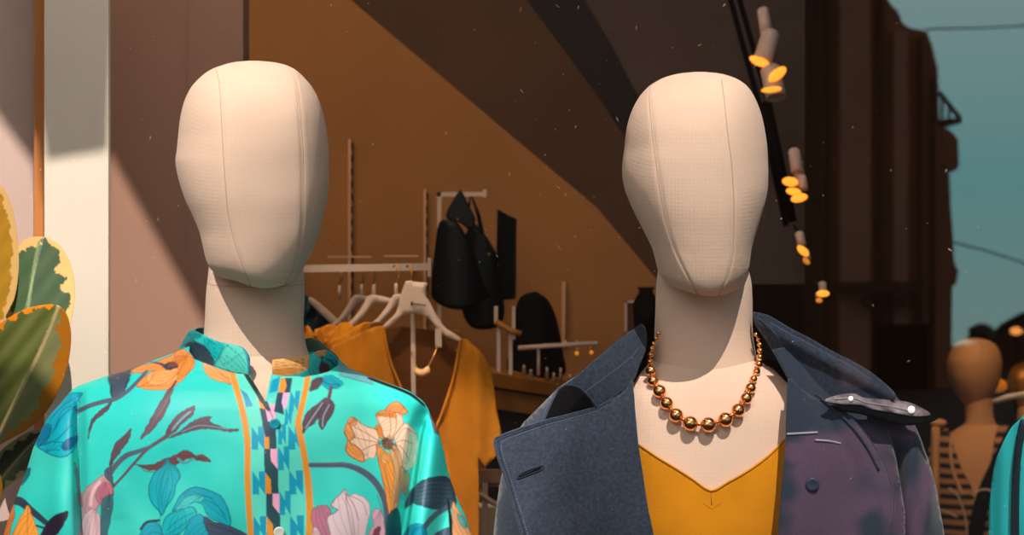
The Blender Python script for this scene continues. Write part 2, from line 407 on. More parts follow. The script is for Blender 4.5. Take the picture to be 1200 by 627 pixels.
# ------------------------------------------------------------ the floral blouse
SS = 2; BX0, BY0, BW, BH = -20, 376, 600, 330
img = np.zeros((BH*SS, BW*SS, 3)); GX, GY = np.meshgrid(BX0 + (np.arange(BW*SS)+.5)/SS, BY0 + (np.arange(BH*SS)+.5)/SS)
AQ = linA((72, 222, 208)); AQ2 = linA((8, 206, 202))
g = np.clip(.5 + .5*np.sin(GX*.017 + 1.5)*np.cos((GY-470)*.014) , 0, 1)[..., None]
img[:] = AQ * g + AQ2 * (1 - g)
outline = True
def fill(pts, c, smooth=True, c2=None):
    pl = smoothpoly(pts) if smooth else np.array(pts, float)
    if smooth: k_ = np.arange(len(pl)); pl = pl + .55*np.stack([np.sin(k_*1.3+pl[:, 1]*.9), np.cos(k_*.9+pl[:, 0]*1.1)], 1)
    x0, y0 = pl.min(0) - 1; x1, y1 = pl.max(0) + 1
    i0, i1 = max(0, int((y0-BY0)*SS)), min(BH*SS, int((y1-BY0)*SS)+1); j0, j1 = max(0, int((x0-BX0)*SS)), min(BW*SS, int((x1-BX0)*SS)+1)
    if i1 <= i0 or j1 <= j0: return
    m = inpoly(GX[i0:i1, j0:j1], GY[i0:i1, j0:j1], pl); s = img[i0:i1, j0:j1]
    if c2 is None: s[m] = linA(c)
    else:
        t = ((GY[i0:i1, j0:j1]-y0)/(y1-y0))[..., None]; cc = linA(c)*(1-t)+linA(c2)*t; s[m] = cc[m]
    if smooth and outline:
        line([tuple(q) for q in pl] + [tuple(pl[0])], .55, tuple(v*.55 for v in c), False)
        mid = pl.mean(0); sx, sy = x1-x0, y1-y0
        if min(sx, sy) > 9:                      # fine drawn veins inside the petal
            keep_ = img.copy() if False else img[max(0,i0-60):i1+60, max(0,j0-60):j1+60].copy(); fm = np.zeros(img.shape[:2], bool); fm[i0:i1, j0:j1] = m
            far = pl[np.argmax(np.hypot(*(pl-mid).T))]; opp = 2*mid-far
            for w_ in (-.3, -.1, .12, .32):
                d = far-opp; nn = np.array([-d[1], d[0]])*w_*min(1, 1.3*min(sx, sy)/max(sx, sy))
                line([tuple(opp+d*.12), tuple(mid+nn*.55), tuple(far-d*.14+nn*.25)], .45, tuple(v*.68 for v in c))
            big = img[max(0,i0-60):i1+60, max(0,j0-60):j1+60]; fmb = fm[max(0,i0-60):i1+60, max(0,j0-60):j1+60]; big[~fmb] = keep_[~fmb]
def line(pts, w, c, smooth=True):
    pl = smoothpoly(pts, False, 6) if smooth and len(pts) > 2 else np.array(pts, float)
    ws = np.interp(np.linspace(0, 1, len(pl)), np.linspace(0, 1, len(w)), w) if hasattr(w, '__len__') else np.full(len(pl), w, float)
    for k in range(len(pl)-1):
        a, b = pl[k], pl[k+1]; r = max(ws[k], ws[k+1])/2 + .5
        x0, x1 = min(a[0], b[0])-r, max(a[0], b[0])+r; y0, y1 = min(a[1], b[1])-r, max(a[1], b[1])+r
        i0, i1 = max(0, int((y0-BY0)*SS)), min(BH*SS, int((y1-BY0)*SS)+2); j0, j1 = max(0, int((x0-BX0)*SS)), min(BW*SS, int((x1-BX0)*SS)+2)
        if i1 <= i0 or j1 <= j0: continue
        X, Y = GX[i0:i1, j0:j1], GY[i0:i1, j0:j1]; d = b - a; L2 = max(d @ d, 1e-6)
        t = np.clip(((X-a[0])*d[0] + (Y-a[1])*d[1])/L2, 0, 1)
        dist = np.hypot(X-a[0]-t*d[0], Y-a[1]-t*d[1]); wd = (ws[k]*(1-t)+ws[k+1]*t)/2
        al = np.clip(wd - dist + .5, 0, 1)[..., None] * min(1, 1)
        s = img[i0:i1, j0:j1]; s[:] = s*(1-al) + linA(c)*al
MV, NV, GB, BL, OR, PE = (96, 72, 88), (42, 60, 80), (82, 92, 112), (0, 168, 196), (232, 146, 74), (240, 204, 176)
INK = (28, 70, 90)
# left shoulder
fill([(150,436),(165,429),(185,423),(203,415),(212,408),(226,418),(228,428),(222,436),(212,447),(198,456),(186,457),(160,453),(170,441),(180,434),(165,437)], OR)
fill([(172,440),(190,432),(205,428),(213,432),(205,446),(192,452),(176,450)], (244,164,96)); fill([(206,418),(226,420),(222,434),(210,444),(208,432)], (226,138,56))
line([(176,424),(190,427),(196,432),(206,428)], [1,3,3,1], (50,60,88)); fill([(193,427),(204,424),(208,430),(198,433)], (45,58,84))
for k in range(5): line([(196+2*k,430),(203+4*k,421-k),(206+5*k,413)], .6, (150,84,50))
line([(160,453),(180,452),(196,448),(210,436),(216,424)], .7, (150,84,50)); line([(182,433),(176,446),(166,452)], .7, (150,84,50))
fill([(238,424),(250,430),(268,436),(275,444),(271,450),(262,448),(249,444),(241,436)], (240,162,90)); line([(244,430),(256,438),(270,444)], .6, (160,90,40)); line([(250,430),(262,440)], .5, (160,90,40))
fill([(127,441),(133,436),(144,433),(152,432.5),(153,440),(148,454),(142,463),(132,466),(129,455)], NV, c2=(56,78,98))
for k in range(5): line([(132+4*k,440),(133+3*k,452),(134+2*k,463)], .5, (86,104,120))
line([(88,484),(104,476),(120,471),(136,467),(150,458),(162,446),(172,435)], [5,5,5,5,4.5,4,3.5], GB)
fill([(131,470),(126,481),(116,489),(108,498),(103.5,514),(106,495),(116,482),(124,476)], MV)
fill([(207,446),(201,461),(196,479),(183,499),(165,514.5),(174,496),(188,471),(198,456)], MV); line([(204,452),(190,480),(170,510)], .6, (130,104,116))
fill([(193,512),(198,499),(205,489),(216,481),(228,476),(225,487),(213,497),(204,507)], MV); line([(203,502),(212,491),(222,483)], 2.2, (96,150,176)); line([(201,505),(213,492),(224,482)], .6, (150,180,200))
fill([(198,514),(212,504),(226,494),(238,489),(248,488.5),(246,494),(262,501),(280,503.5),(270,506),(250,503),(235,503),(215,508)], MV); line([(213,506),(232,499),(250,500),(268,503)], 1, (118,150,168))
line([(196,511),(185,518),(172,527),(158,542),(146,556),(133,570)], [5,4,3.5,3,3,3], MV); line([(178,523),(162,529),(148,534),(137,544),(129,555),(126,562)], [3,5,6,6,6,5], GB)
fill([(153.5,502),(151,515),(142,528),(133,541),(129,551),(129,540),(134,522),(144,512)], MV)
fill([(158,544),(176,545),(190,539),(206,533),(216,528),(224,530),(229,534),(238,533),(247,541),(234,540),(222,537),(205,545),(190,550),(175,551),(167,548)], (112,66,72)); line([(166,545),(170,552),(185,553),(195,549)], .9, MV); line([(209,538),(216,543),(226,538)], 3, (70,160,170))
# blue iris
fill([(160,640),(168,619),(176,612),(186,614),(190,626),(188,642)], BL); line([(165,620),(172,612),(186,610)], 3, NV)
fill([(238,606),(252,612),(272,617),(290,629),(262,640),(240,632)], (66,84,108)); line([(240,612),(262,620),(285,629)], .8, NV)
fill([(193,632),(190,618),(197,604),(210,598),(224,594),(230,602),(224,612),(212,624),(204,640)], (18,196,204), c2=(0,176,196))
fill([(202,600),(210,583),(218,575),(230,571),(246,575),(260,584),(268,599),(270,615),(256,611),(245,606),(237,592),(226,588),(212,592)], (14,166,194), c2=(0,184,204)); fill([(206,598),(216,584),(228,580),(240,582),(234,588),(222,590)], (60,206,208))
fill([(190,604),(186,598),(177,588),(174.5,572),(180,556),(190,547),(194,543),(196,537),(200,543),(206,546),(211,557),(206,568),(204,580),(196,592)], (0,170,190), c2=(14,190,206))
fill([(222,610),(236,603),(240,616),(246,630),(250,642),(215,642)], (8,170,196))
for a in ([(190,604),(186,598),(177,588),(174.5,572),(180,556),(190,547),(196,538),(200,544),(211,557),(206,568),(203,582),(195,594),(190,604)], [(202,600),(210,583),(218,575),(230,571),(248,576),(262,585),(270,615),(256,611),(245,606)], [(192,632),(190,618),(197,604),(224,594),(231,601)], [(188,602),(186,590),(188,566),(194,550)], [(191,600),(190,585),(196,560)], [(193,596),(200,575)], [(195,622),(208,610),(228,600)], [(193,628),(210,618),(226,606)], [(196,630),(212,624),(222,612)], [(222,592),(236,582),(250,584)], [(240,586),(256,594),(266,612)], [(168,636),(178,624),(190,626)], [(188,602),(188,615),(192,630)]): line(a, .7, (0,112,140))
# lower left pink lily
fill([(96,588),(99,574),(110,565),(121,557),(126,562),(132,570),(133,581),(126,584),(118,590),(112,600),(106,612),(97,618)], (206,158,170))
fill([(118,566),(127,566),(132,574),(131,582),(121,592),(113,586),(114,574)], (196,120,142)); line([(106,592),(109,576),(117,565)], 3.5, (234,198,204))
fill([(94,645),(96,610),(106,597),(114,600),(118,612),(119,645)], (228,190,200)); line([(112,600),(113,620),(111,640)], 1, (190,140,150))
fill([(119,592),(122,584),(132,580),(131,600),(127,620),(124,645),(117,645)], (66,118,130)); fill([(122,553),(128,548),(132,560),(133,572),(129,566)], (80,100,120))
fill([(87,543),(91,552),(94,575),(97,592),(93,590),(90,570)], (196,150,170))
line([(93,462),(92,500),(93,560),(96,627)], 1, (30,100,110))

# left sleeve print
fill([(96,460.5),(91,472),(90.5,500),(90,520),(84,530),(74,535.5),(60,533),(44,524),(36,515),(50,488),(66,468),(80,462)], (0,158,188), c2=(6,186,206))
fill([(90,511),(76,517),(72,524),(78,528),(89,521)], (0,104,160)); fill([(40,512),(52,498),(60,500),(56,515),(46,522)], (0,130,176))
for a in ([(44,524),(58,518),(76,518),(90,511)], [(46,522),(60,508),(74,486),(90,476)], [(50,522),(66,515),(84,498)], [(62,488),(76,474),(92,464)], [(66,500),(72,482),(84,476),(90,482)], [(44,524),(60,533),(74,535.5),(86,529)], [(55,528),(70,527)]): line(a, .8, (0,92,130))
fill([(35,548),(34,558),(25,568),(27,556)], (0,132,152))
line([(14,586),(24,588),(34,596),(46,606),(58,616)], [10,10,8,7,5], (52,62,80))
fill([(12,645),(18,618),(26,603),(33,592),(37,603),(42,616),(46,645)], (244,160,62)); line([(33,594),(32,615),(33,640)], .8, (170,100,40)); fill([(-6,645),(8,612),(14,590),(17,602),(12,625),(14,645)], (222,128,60))
fill([(42,645),(52,618),(62,606),(72,601),(80,600),(74,616),(64,630),(58,645)], (44,34,56)); line([(43,616),(52,619)], 2.5, (60,40,60))
# placket
fill([(268,438),(297,437),(312,470),(318,437),(366,441),(353,500),(360,560),(364,640),(293,640),(290,540),(286,500)], (92,224,206), smooth=False)
def chain(y0):
    cx = 318 + (y0-540)*.045
    fill([(cx-8,y0),(cx+8,y0),(cx+9,y0+52.5),(cx-7,y0+52.5)], (30,78,92), smooth=False)
    fill([(cx-.5,y0),(cx+7.5,y0),(cx+8,y0+24),(cx,y0+14)], (244,178,214), smooth=False)
    fill([(cx-7.5,y0+26),(cx,y0+36),(cx+.8,y0+52.5),(cx-6.8,y0+52.5)], (230,148,40), smooth=False)
def enn(x, y, w=15, h=27, sk=0):
    c = (0,160,196); q = lambda a, b: (x + a*w + sk*b, y + b*h)
    fill([q(0,0),q(0,1),q(.52,1),q(.5,.62),q(1,1.02),q(1,0),q(.5,0),q(.52,.42)], c, smooth=False)
for n in range(-1, 3): chain(526 + 52.5*n)
for n in range(-1, 2):
    y0 = 552.5 + 52.5*n; dx = (y0-552)*.02
    enn(296+dx, y0); enn(339+dx, y0-1, 16, 28); 
for n in range(0, 2): enn(326 + n*1.5, 526 + 52.5*n - 3, 13, 28)
enn(326, 497, 9, 24)
fill([(281,455),(290,462),(297,476),(288,477),(286,466)], (0,150,196), smooth=False)
fill([(285,438),(291,438),(314,472),(318,482),(309,478),(300,462)], (22,30,34), smooth=False); fill([(301,466),(308,474),(314,484),(306,480)], (226,140,46), smooth=False)
fill([(304,478),(312,480),(320,494),(322,512),(311,512)], (34,56,84), smooth=False); fill([(311,479),(316,484),(320,494),(314,494)], (236,178,214), smooth=False)
fill([(318,437),(330,440),(324,462),(314,470),(310,470)], (70,214,206), smooth=False); fill([(319,446),(328,441),(326,458),(315,461)], (0,158,196), smooth=False)
fill([(329,443),(334,443),(336,452),(333,460),(326,460)], (230,150,60), smooth=False); fill([(334,443),(342.5,443),(340,460),(333,460),(336,452)], (36,76,96), smooth=False)
fill([(325,460),(332,460),(331,474),(333,486),(321,482)], (34,70,96), smooth=False); fill([(332,460),(339,460),(336,476),(333,480),(330,472)], (232,178,220), smooth=False)
enn(341, 458, 11, 24, -3); enn(335, 478, 8, 20, -2); enn(339, 500, 13, 26)
line([(272,438),(279,462),(286,490),(290,520),(290,560),(292,600),(295,640)], 7, (224,148,46)); line([(361,440),(357,462),(350,492),(350,500),(356,530),(361,565),(363,600),(362,640)], [6,6.5,7,7,7,8,8,8], (224,148,46))
line([(291,440),(313,476),(320,490)], .8, (10,60,70))
# right chest
fill([(376,444),(388,440),(400,447),(401,451),(394,455),(386,456),(378,451)], (18,168,196)); line([(376,446),(386,450),(398,450)], .7, (0,100,130))
fill([(363,458),(366,446),(376,442),(378,447),(372,455)], MV)
fill([(355,507),(356,490),(366,478),(383,466),(378,482),(368,496),(360,502)], MV); line([(358,502),(367,488),(378,472)], .9, (150,190,205))
fill([(377,503),(373,490),(378,478),(386,468),(392,475),(390,484),(384,494)], MV); line([(378,500),(379,488),(386,474)], .9, (150,190,205)); line([(384,472),(386,464),(388,454)], 4, MV)
fill([(396,424),(404,428),(440,441),(438,451),(424,448),(398,440)], (104,176,188), smooth=False); line([(398,440),(424,447),(438,451)], .7, (60,130,140))
line([(432,443),(450,449.5),(470,457),(484,464),(497,475)], [2.6,3.8,3.6,3.4,2.4], (30,22,32))
line([(364,545),(386,545),(404,545),(420,550),(436,561),(447,577),(453,598),(455,640)], [5.5,5.5,6,7,7.5,7,7,7], GB); line([(364,543),(404,543),(420,547)], .8, (110,120,140))
fill([(413,489),(418,491),(428,499),(443,504),(444,514),(442,522),(440,535),(432,537),(426,541),(414,537),(406,528),(407,515),(403.5,505),(407,494)], PE)
fill([(403.5,506),(408,495),(413,506),(416,512),(410,518),(424,529),(427,541),(413,536),(405,527),(407,515)], (236,156,80)); fill([(408,493),(412,489),(418,492),(416,498),(410,498)], (240,160,100))
fill([(440,500),(446,499),(452,505),(450,514),(444,512)], (232,140,50))
fill([(441,487),(445,482),(456,482),(470,486),(472,500),(466,510),(458,516),(450,514),(447,502),(442,494)], (240,200,168)); fill([(441,486),(449,481),(463,484),(463,489),(452,488),(444,488)], (236,146,74))
fill([(452,481),(458,473),(467,471),(473,477),(478,484),(471,486),(462,483)], (242,152,92))
fill([(462,514),(466,504),(474,496),(484,502),(489,510),(488,528),(484,546),(476,552),(470,548),(468,530)], (240,206,182))
fill([(441,522),(450,528),(458,534),(463,550),(467,570),(463,590),(461,604),(456,604),(452,580),(446,552)], (232,150,62)); fill([(455,516),(466,525),(471,540),(472,556),(468,580),(463,603),(460,580),(462,556),(458,534)], (206,166,112))
fill([(470,548),(476,552),(480,560),(476,580),(470,570)], (214,170,120)); fill([(446,530),(454,533),(457,541),(449,542)], (240,168,100))
fill([(447,517),(452,513),(459,517),(460,524),(455,527),(449,523)], (128,98,78))
for k in range(34):
    a = rng.uniform(0, 2*math.pi); l = rng.uniform(4, 14); line([(453+rng.uniform(-5,5),520+rng.uniform(-4,4)),(453+l*math.cos(a),520+l*.8*math.sin(a))], .8, [(96,72,62),(150,110,80),(60,48,44)][k%3])

for a in ([(413,489),(428,499),(443,504)], [(403.5,506),(407,515),(406,528),(414,537),(426,541),(424,529),(416,522),(410,517),(416,511),(410,498)], [(441,487),(447,502),(450,514)], [(452,481),(458,473),(467,471),(478,484),(462,483)], [(474,496),(466,506),(458,516)], [(489,510),(474,502),(464,516)], [(415,500),(430,508),(446,518)], [(412,512),(430,516),(446,519)], [(424,528),(436,522),(446,520)], [(456,484),(458,500),(456,514)], [(464,488),(464,502),(458,514)], [(484,520),(472,516),(462,520)], [(480,540),(470,524),(460,521)], [(450,545),(456,572),(459,602)], [(462,528),(468,552),(463,590)], [(458,534),(464,560),(461,600)], [(440,535),(442,526),(446,520)], [(443,536),(448,560),(456,604)]): line(a, .65, (130,82,66))
fill([(455,606),(463,596),(468,602),(470,645),(454,645)], (0,82,92))  # fold shadow painted into the print
fill([(366,598),(377,592),(385,594),(388,601),(384,608),(386,618),(392,645),(376,632),(366,614)], (186,118,146))
fill([(404,574),(390,588),(389,594),(396,598),(384,606),(383,612),(386,622),(394,645),(422,645),(430,616),(434,596),(428,584),(416,579),(408,580)], (226,204,212)); fill([(368,618),(376,626),(382,645),(366,645)], (226,190,196))
for a in ([(404,572),(406,584),(412,600),(416,627)], [(405,578),(414,590),(420,610)], [(406,580),(424,588),(430,604)], [(405,582),(408,604),(414,635)], [(404,574),(390,588),(389,594),(396,598),(384,606),(386,620)]): line(a, .6, (120,90,110))
fill([(436,602),(441,596),(447,600),(450,612),(450,632),(440,640),(433,645),(432,626),(437,614)], (226,178,196)); fill([(434,634),(440,620),(446,618),(442,632)], (150,70,90))
line([(442,580),(446,592),(449,604)], .7, (90,100,120))
# right sleeve print
fill([(474,596),(480,578),(490,566),(504,560),(527,561),(534,592),(514,597),(496,594),(484,590)], (38,64,84), c2=(50,80,100))
for k in range(5): line([(484+k,572+4*k),(505,566+5*k),(530,567+5*k)], .5, (84,112,130))
line([(530,592),(512,602),(498,617),(490,632)], 6, (72,98,118)); fill([(468,645),(476,622),(486,614),(498,618),(500,645)], (0,146,176)); line([(480,645),(484,624),(494,617)], .8, (0,90,120)); fill([(504,645),(512,624),(530,620),(540,645)], (60,84,106))
line([(525,585),(528,610),(532,645)], [2,4,6], (28,26,34)); fill([(530,590),(536,596),(546,612),(560,645),(534,645)], (238,172,122)); fill([(536,602),(544,608),(548,618),(540,616)], (110,200,196))
fill([(504,486),(509,490),(514,508),(509,506)], (120,110,130))
# soften a touch (anti-aliasing)
im2 = img.copy(); im2[1:-1, 1:-1] = (img[1:-1,1:-1]*4 + img[:-2,1:-1]*2 + img[2:,1:-1]*2 + img[1:-1,:-2]*2 + img[1:-1,2:]*2 + img[:-2,:-2] + img[2:,2:] + img[:-2,2:] + img[2:,:-2])/16
def sample(px, py):
    i = np.clip(((py-BY0)*SS - .5), 0, BH*SS-2); j = np.clip(((px-BX0)*SS - .5), 0, BW*SS-2)
    i0 = i.astype(int); j0 = j.astype(int); fi = (i-i0)[..., None]; fj = (j-j0)[..., None]
    return (im2[i0,j0]*(1-fi)*(1-fj) + im2[i0+1,j0]*fi*(1-fj) + im2[i0,j0+1]*(1-fi)*fj + im2[i0+1,j0+1]*fi*fj)
OL = [(398,228),(405,222),(412,207),(420,186),(428,166),(434,152),(440,127),(447,106),(455,87),(464,78),(473,70.5),(490,56),(514,44),(525,39),(552,31),(580,20),(604,11),(627,4),(660,-6),(700,-16)]
ORt = [(398,372),(405,384),(412,390),(420,397),(428,404),(434,415),(440,430),(447,449),(453,466),(458,479),(464,488),(473,498),(488,505.5),(513,516),(543,523),(552,525),(580,534),(604,545),(627,553),(660,566),(700,580)]
bl = pch([a for a, b in OL], [b for a, b in OL]); br = pch([a for a, b in ORt], [b for a, b in ORt])
bdf = pch([398,412,430,445,460,480,520,580,640,700], [.064,.070,.078,.09,.105,.118,.132,.142,.148,.15])
creL = pch([440,455,500,560,627,700], [96,93,92,93,96,100]); creR = pch([460,475,500,540,580,627,700], [499,497,491,484,478,470,460])
def bdepth(px, py):
    l, r = bl(py), br(py); u = np.clip(np.abs((px-(l+r)/2)/((r-l)/2)), 0, 1)
    d = bdf(py) * (1 - u**2.3) ** (1/2.1)
    kl = np.clip((py-452)/30, 0, 1); kr = np.clip((py-470)/30, 0, 1)
    dl = px - creL(py); dr = px - creR(py)
    d -= kl * .024*np.exp(-(dl/6)**2); d -= kr * .036*np.exp(-((dr-2)/8)**2)
    d += kl * .010*np.exp(-((dl+24)/13)**2) + kr * .016*np.exp(-((dr-24)/12)**2) - kr*.008*np.exp(-((dr-44)/8)**2)
    d += .003*np.exp(-((px-(319+(py-540)*.03))/20)**2) * np.clip((py-440)/20, 0, 1)         # placket thickness
    d += .0022*np.sin(px*.035 + py*.03)*np.clip((py-470)/80, 0, 1) + .0016*np.sin(px*.09 - py*.05)*np.clip((py-520)/80,0,1)
    d -= .004*np.exp(-((px-135-(py-590)*.3)/16)**2)*np.clip((py-570)/40,0,1)
    return -np.maximum(d, .0)
blouse = thing('blouse', (P(300, 313, 0).x, 0, 1.15), 'turquoise satin blouse with large floral print and orange edged button placket', 'blouse')
rowsY = np.concatenate([np.arange(399, 640, .75), np.arange(642, 700, 4)]); NU = 760
uu = -np.cos(np.linspace(0, math.pi, NU)); uu = .35*uu + .65*np.linspace(-1, 1, NU)
PY = np.repeat(rowsY[:, None], NU, 1); l_, r_ = bl(rowsY)[:, None], br(rowsY)[:, None]
PX = (l_+r_)/2 + (r_-l_)/2*uu[None, :]; DY = bdepth(PX, PY)
VV = np.stack([(PX-600)*(DY+D)/D/1000, DY, EYE+(313.5-PY)*(DY+D)/D/1000], -1).reshape(-1, 3)
CC = sample(PX, PY).reshape(-1, 3)
I, J = np.meshgrid(np.arange(len(rowsY)-1), np.arange(NU-1), indexing='ij'); a = I*NU+J
Q = np.stack([a, a+NU, a+NU+1, a+1], -1).reshape(-1, 4)
fx = (PX[:-1, :-1]+PX[1:, 1:]).ravel()/2; fy = (PY[:-1, :-1]+PY[1:, 1:]).ravel()/2
hole = inpoly(fx, fy, [(222,370),(222,412),(228,421),(251,429.5),(273,437),(292,439),(311,470.5),(318,438),(332,441),(358,441.5),(383,437),(396,428),(398,370)])
side = np.where(fx < creL(fy), 1, np.where(fx > creR(fy), 2, 0)); side[(fy < 460)] = 0; side[(fy < 473) & (side == 2)] = 0
def submesh(name, sel, V, C, Q, m, parent):
    q = Q[sel]; ids, inv = np.unique(q, return_inverse=True); o = obj(name, V[ids], inv.reshape(-1, 4), m, parent)
    A = o.data.color_attributes.new('Col', 'FLOAT_COLOR', 'POINT'); A.data.foreach_set('color', np.hstack([C[ids], np.ones((len(ids), 1))]).ravel()); return o
submesh('bodice', (side == 0) & ~hole, VV, CC, Q, M['print'], blouse)
submesh('sleeve', (side == 1), VV, CC, Q, M['print'], blouse); submesh('sleeve', (side == 2), VV, CC, Q, M['print'], blouse)
# back half of the blouse
V, F = [], []; rb = np.arange(412, 700, 6.0); n = 60
for y in rb:
    l, r = float(bl(y)), float(br(y))
    for k in range(n):
        t = math.pi*k/(n-1); V.append(P((l+r)/2-(r-l)/2*math.cos(t), y, .95*float(bdf(y))*math.sin(t)**.9))
for i in range(len(rb)-1):
    for k in range(n-1): F.append((i*n+k, i*n+k+1, (i+1)*n+k+1, (i+1)*n+k))
ob = obj('back_panel', V, F, M['teal'], blouse)
# stand collar: a band that runs round the neck, open at the throat
def band(name, pts, mat_, parent, N=14):
    # pts: (px, py_top, py_bottom, Y)
    p = smoothpoly([q for q in pts], False, 12); V, C, F = [], [], []
    for x, yt, yb, Yd in p:
        for k in range(N):
            t = k/(N-1); y = yt + (yb-yt)*t
            V.append(P(x, y, Yd - .004*t - .002*math.sin(math.pi*t))); C.append((x, y))
    for i in range(len(p)-1):
        for k in range(N-1): F.append((i*N+k, i*N+k+1, (i+1)*N+k+1, (i+1)*N+k))
    o = obj(name, V, F, mat_, parent, True, .0016)
    C = np.array(C); c = csample(C[:, 0], C[:, 1]); A = o.data.color_attributes.new('Col', 'FLOAT_COLOR', 'POINT'); A.data.foreach_set('color', np.hstack([c, np.ones((len(c), 1))]).ravel()); return o
# collar print
outline = True
keep = im2.copy()
img[:] = linA((40, 208, 206))
fill([(210,408),(218,404),(224,402),(226,420),(216,418)], (40,200,200)); fill([(218,403),(232,401),(246,412),(252,430),(226,421)], NV, c2=(70,96,112)); fill([(240,398),(262,402),(268,408),(256,420),(246,412)], (20,196,200))
fill([(266,406),(286,410),(290,440),(270,437),(251,430),(258,418)], (88,222,208)); line([(262,408),(256,420),(250,430)], .8, (30,90,110)); line([(268,406),(280,416),(288,426)], .6, (40,120,130)); line([(288,412),(275,420),(262,428)], .6, (40,120,130)); line([(282,406),(290,412),(293,440)], 3, (20,130,170))
fill([(210,408),(222,386),(230,384),(238,386),(236,394),(224,400)], (30,150,160))
fill([(316,418),(350,416),(362,416),(364,430),(352,437),(340,440),(316,442)], (240,178,106), smooth=False); fill([(316,432),(350,432),(346,438),(318,440)], (234,156,70), smooth=False)
for k in range(4): line([(322,424+3*k),(340,426+3*k),(356,421+4*k)], .6, (150,92,50))
fill([(362,420),(372,414),(380,422),(378,440),(364,442)], (50,210,206)); fill([(368,412),(376,409),(384,411),(380,416),(372,418)], (240,180,120)); fill([(374,430),(378,424),(386,430),(382,438),(376,438)], (90,60,80)); fill([(382,413),(394,424),(392,432),(384,428)], (30,196,204)); line([(376,420),(386,422),(394,430),(404,428)], 1.6, (40,36,60)); line([(378,418),(374,432),(376,440)], 1.2, (70,50,70))
cim = img.copy(); img[:] = keep
def csample(px, py):
    global im2
    k = im2; im2 = cim; r = sample(px, py); im2 = k; return r
band('collar', [(211,407.5,409,.03),(216,398,414,.012),(224,387,419,-.012),(236,391,425,-.034),(255,400,431,-.055),(272,404,437,-.066),(286,408.5,439,-.072),(293,421,440,-.075)], M['print'], blouse)
band('collar', [(319,422,439,-.074),(332,420.5,442,-.072),(346,418.5,443,-.068),(360,416.5,443,-.06),(374,411,441,-.045),(384,411,439,-.03),(393,418,435,-.012),(403,427,431,.01)], M['print'], blouse)
band('collar', [(228,386,412,.02),(238,384,405,.055),(262,392,412,.075),(300,404,418,.08),(335,406,424,.076),(358,397,420,.066),(370,397.5,414,.048),(382,406,420,.022),(396,418,430,.0)], mat('collar_inside', (60,120,120), .6, noise=.15), blouse)
def disc(c, r, h, m, name, parent):
    v, f = lathe([(r*.85, -h), (r, -h*.5), (r, .0), (r*.9, h*.4), (r*.6, h*.3), (r*.5, h*.2)], c, (0, -1, 0), 28); o = obj(name, v, f, m, parent); return o
b1 = disc(P(322, 497, bdepth(np.array([322.]), np.array([497.]))[0]-.002), .0062, .0018, M['tealbutton'], 'button', blouse)
disc(P(327, 624, bdepth(np.array([327.]), np.array([624.]))[0]-.002), .0062, .0018, M['pearl'], 'button', blouse)

# ------------------------------------------------------------ mustard top
mt = thing('v_neck_top', (P(838, 313, 0).x, 0, 1.15), 'plain mustard yellow v-neck top worn under the navy coat', 'top')
mtd = lambda x, y: t2(x, y) - .005
sheet('front_panel', [(735,500),(752,525),(770,536),(790,548),(812,562),(833,575.5),(852,566),(875,553),(900,535),(918,517),(935,500),(960,560),(965,700),(700,700),(705,560)], mtd, M['mustard'], mt, .002, step=5, smooth=False)
v, f = tube([P(x, y, mtd(x, y)-.0012) for x, y in smoothpoly([(748,521),(770,536),(790,548),(812,562),(833,575.5),(852,566),(875,553),(900,535),(920,515)], False, 3)], .0013, 6); obj('neckline', v, f, M['mustard'], mt)
v, f = joinm([tube([P(833, 577, mtd(833,577)-.001), P(834, 592, mtd(834,592)-.001)], .0005, 5), tube([P(824,590,mtd(824,590)-.001), P(834,597,mtd(834,597)-.001), P(845,589,mtd(845,589)-.001)], .0004, 5)]); obj('stitching', v, f, mat('mustard_thread', (180,104,14), .9), mt)

# ------------------------------------------------------------ navy coat
def reflection_tint(x, y):  # paints the purple window reflection into the coat colour
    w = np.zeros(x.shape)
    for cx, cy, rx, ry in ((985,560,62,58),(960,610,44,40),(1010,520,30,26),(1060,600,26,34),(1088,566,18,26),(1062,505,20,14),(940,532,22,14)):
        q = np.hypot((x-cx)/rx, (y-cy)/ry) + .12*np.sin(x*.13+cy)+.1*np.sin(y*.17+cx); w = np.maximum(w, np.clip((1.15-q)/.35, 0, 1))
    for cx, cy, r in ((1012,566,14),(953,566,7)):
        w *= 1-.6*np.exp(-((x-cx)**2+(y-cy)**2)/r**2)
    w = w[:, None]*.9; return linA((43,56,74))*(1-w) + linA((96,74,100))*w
coat = thing('coat', (P(840, 313, 0).x, 0, 1.15), 'navy blue trench coat with wide turned lapels on the right-hand mannequin', 'coat')
JR = [(366,762,893,0,.05,0),(385,745,915,0,.062,0),(410,715,965,0,.074,0),(430,690,1005,0,.085,0),(455,655,1040,0,.1,0),(480,622,1066,0,.115,0),(520,597,1084,0,.128,0),(580,580,1101,0,.138,0),(627,572,1110,0,.143,0),(700,566,1120,0,.145,0)]
jb = surf(JR, 0, 2.2)
def jl(x, y): return jb(x, y) + .0025*math.sin(x*.05+y*.04)
sheet('front_panel', [(752,415),(741,445),(748,520),(757,580),(767,640),(772,700),(568,700),(578,640),(582,600),(590,560),(603,510),(618,492),(636,474),(655,455),(690,432),(725,412)], jl, M['navy'], coat, .002, smooth=False)
sheet('front_panel', [(905,410),(925,447),(921,520),(915,580),(911,640),(908,700),(1060,700),(1060,600),(1050,540),(1040,500),(1048,466),(1000,426),(950,402)], lambda x, y: jb(x, y)+.004, M['navy_refl'], coat, .002, smooth=False, colfn=reflection_tint)
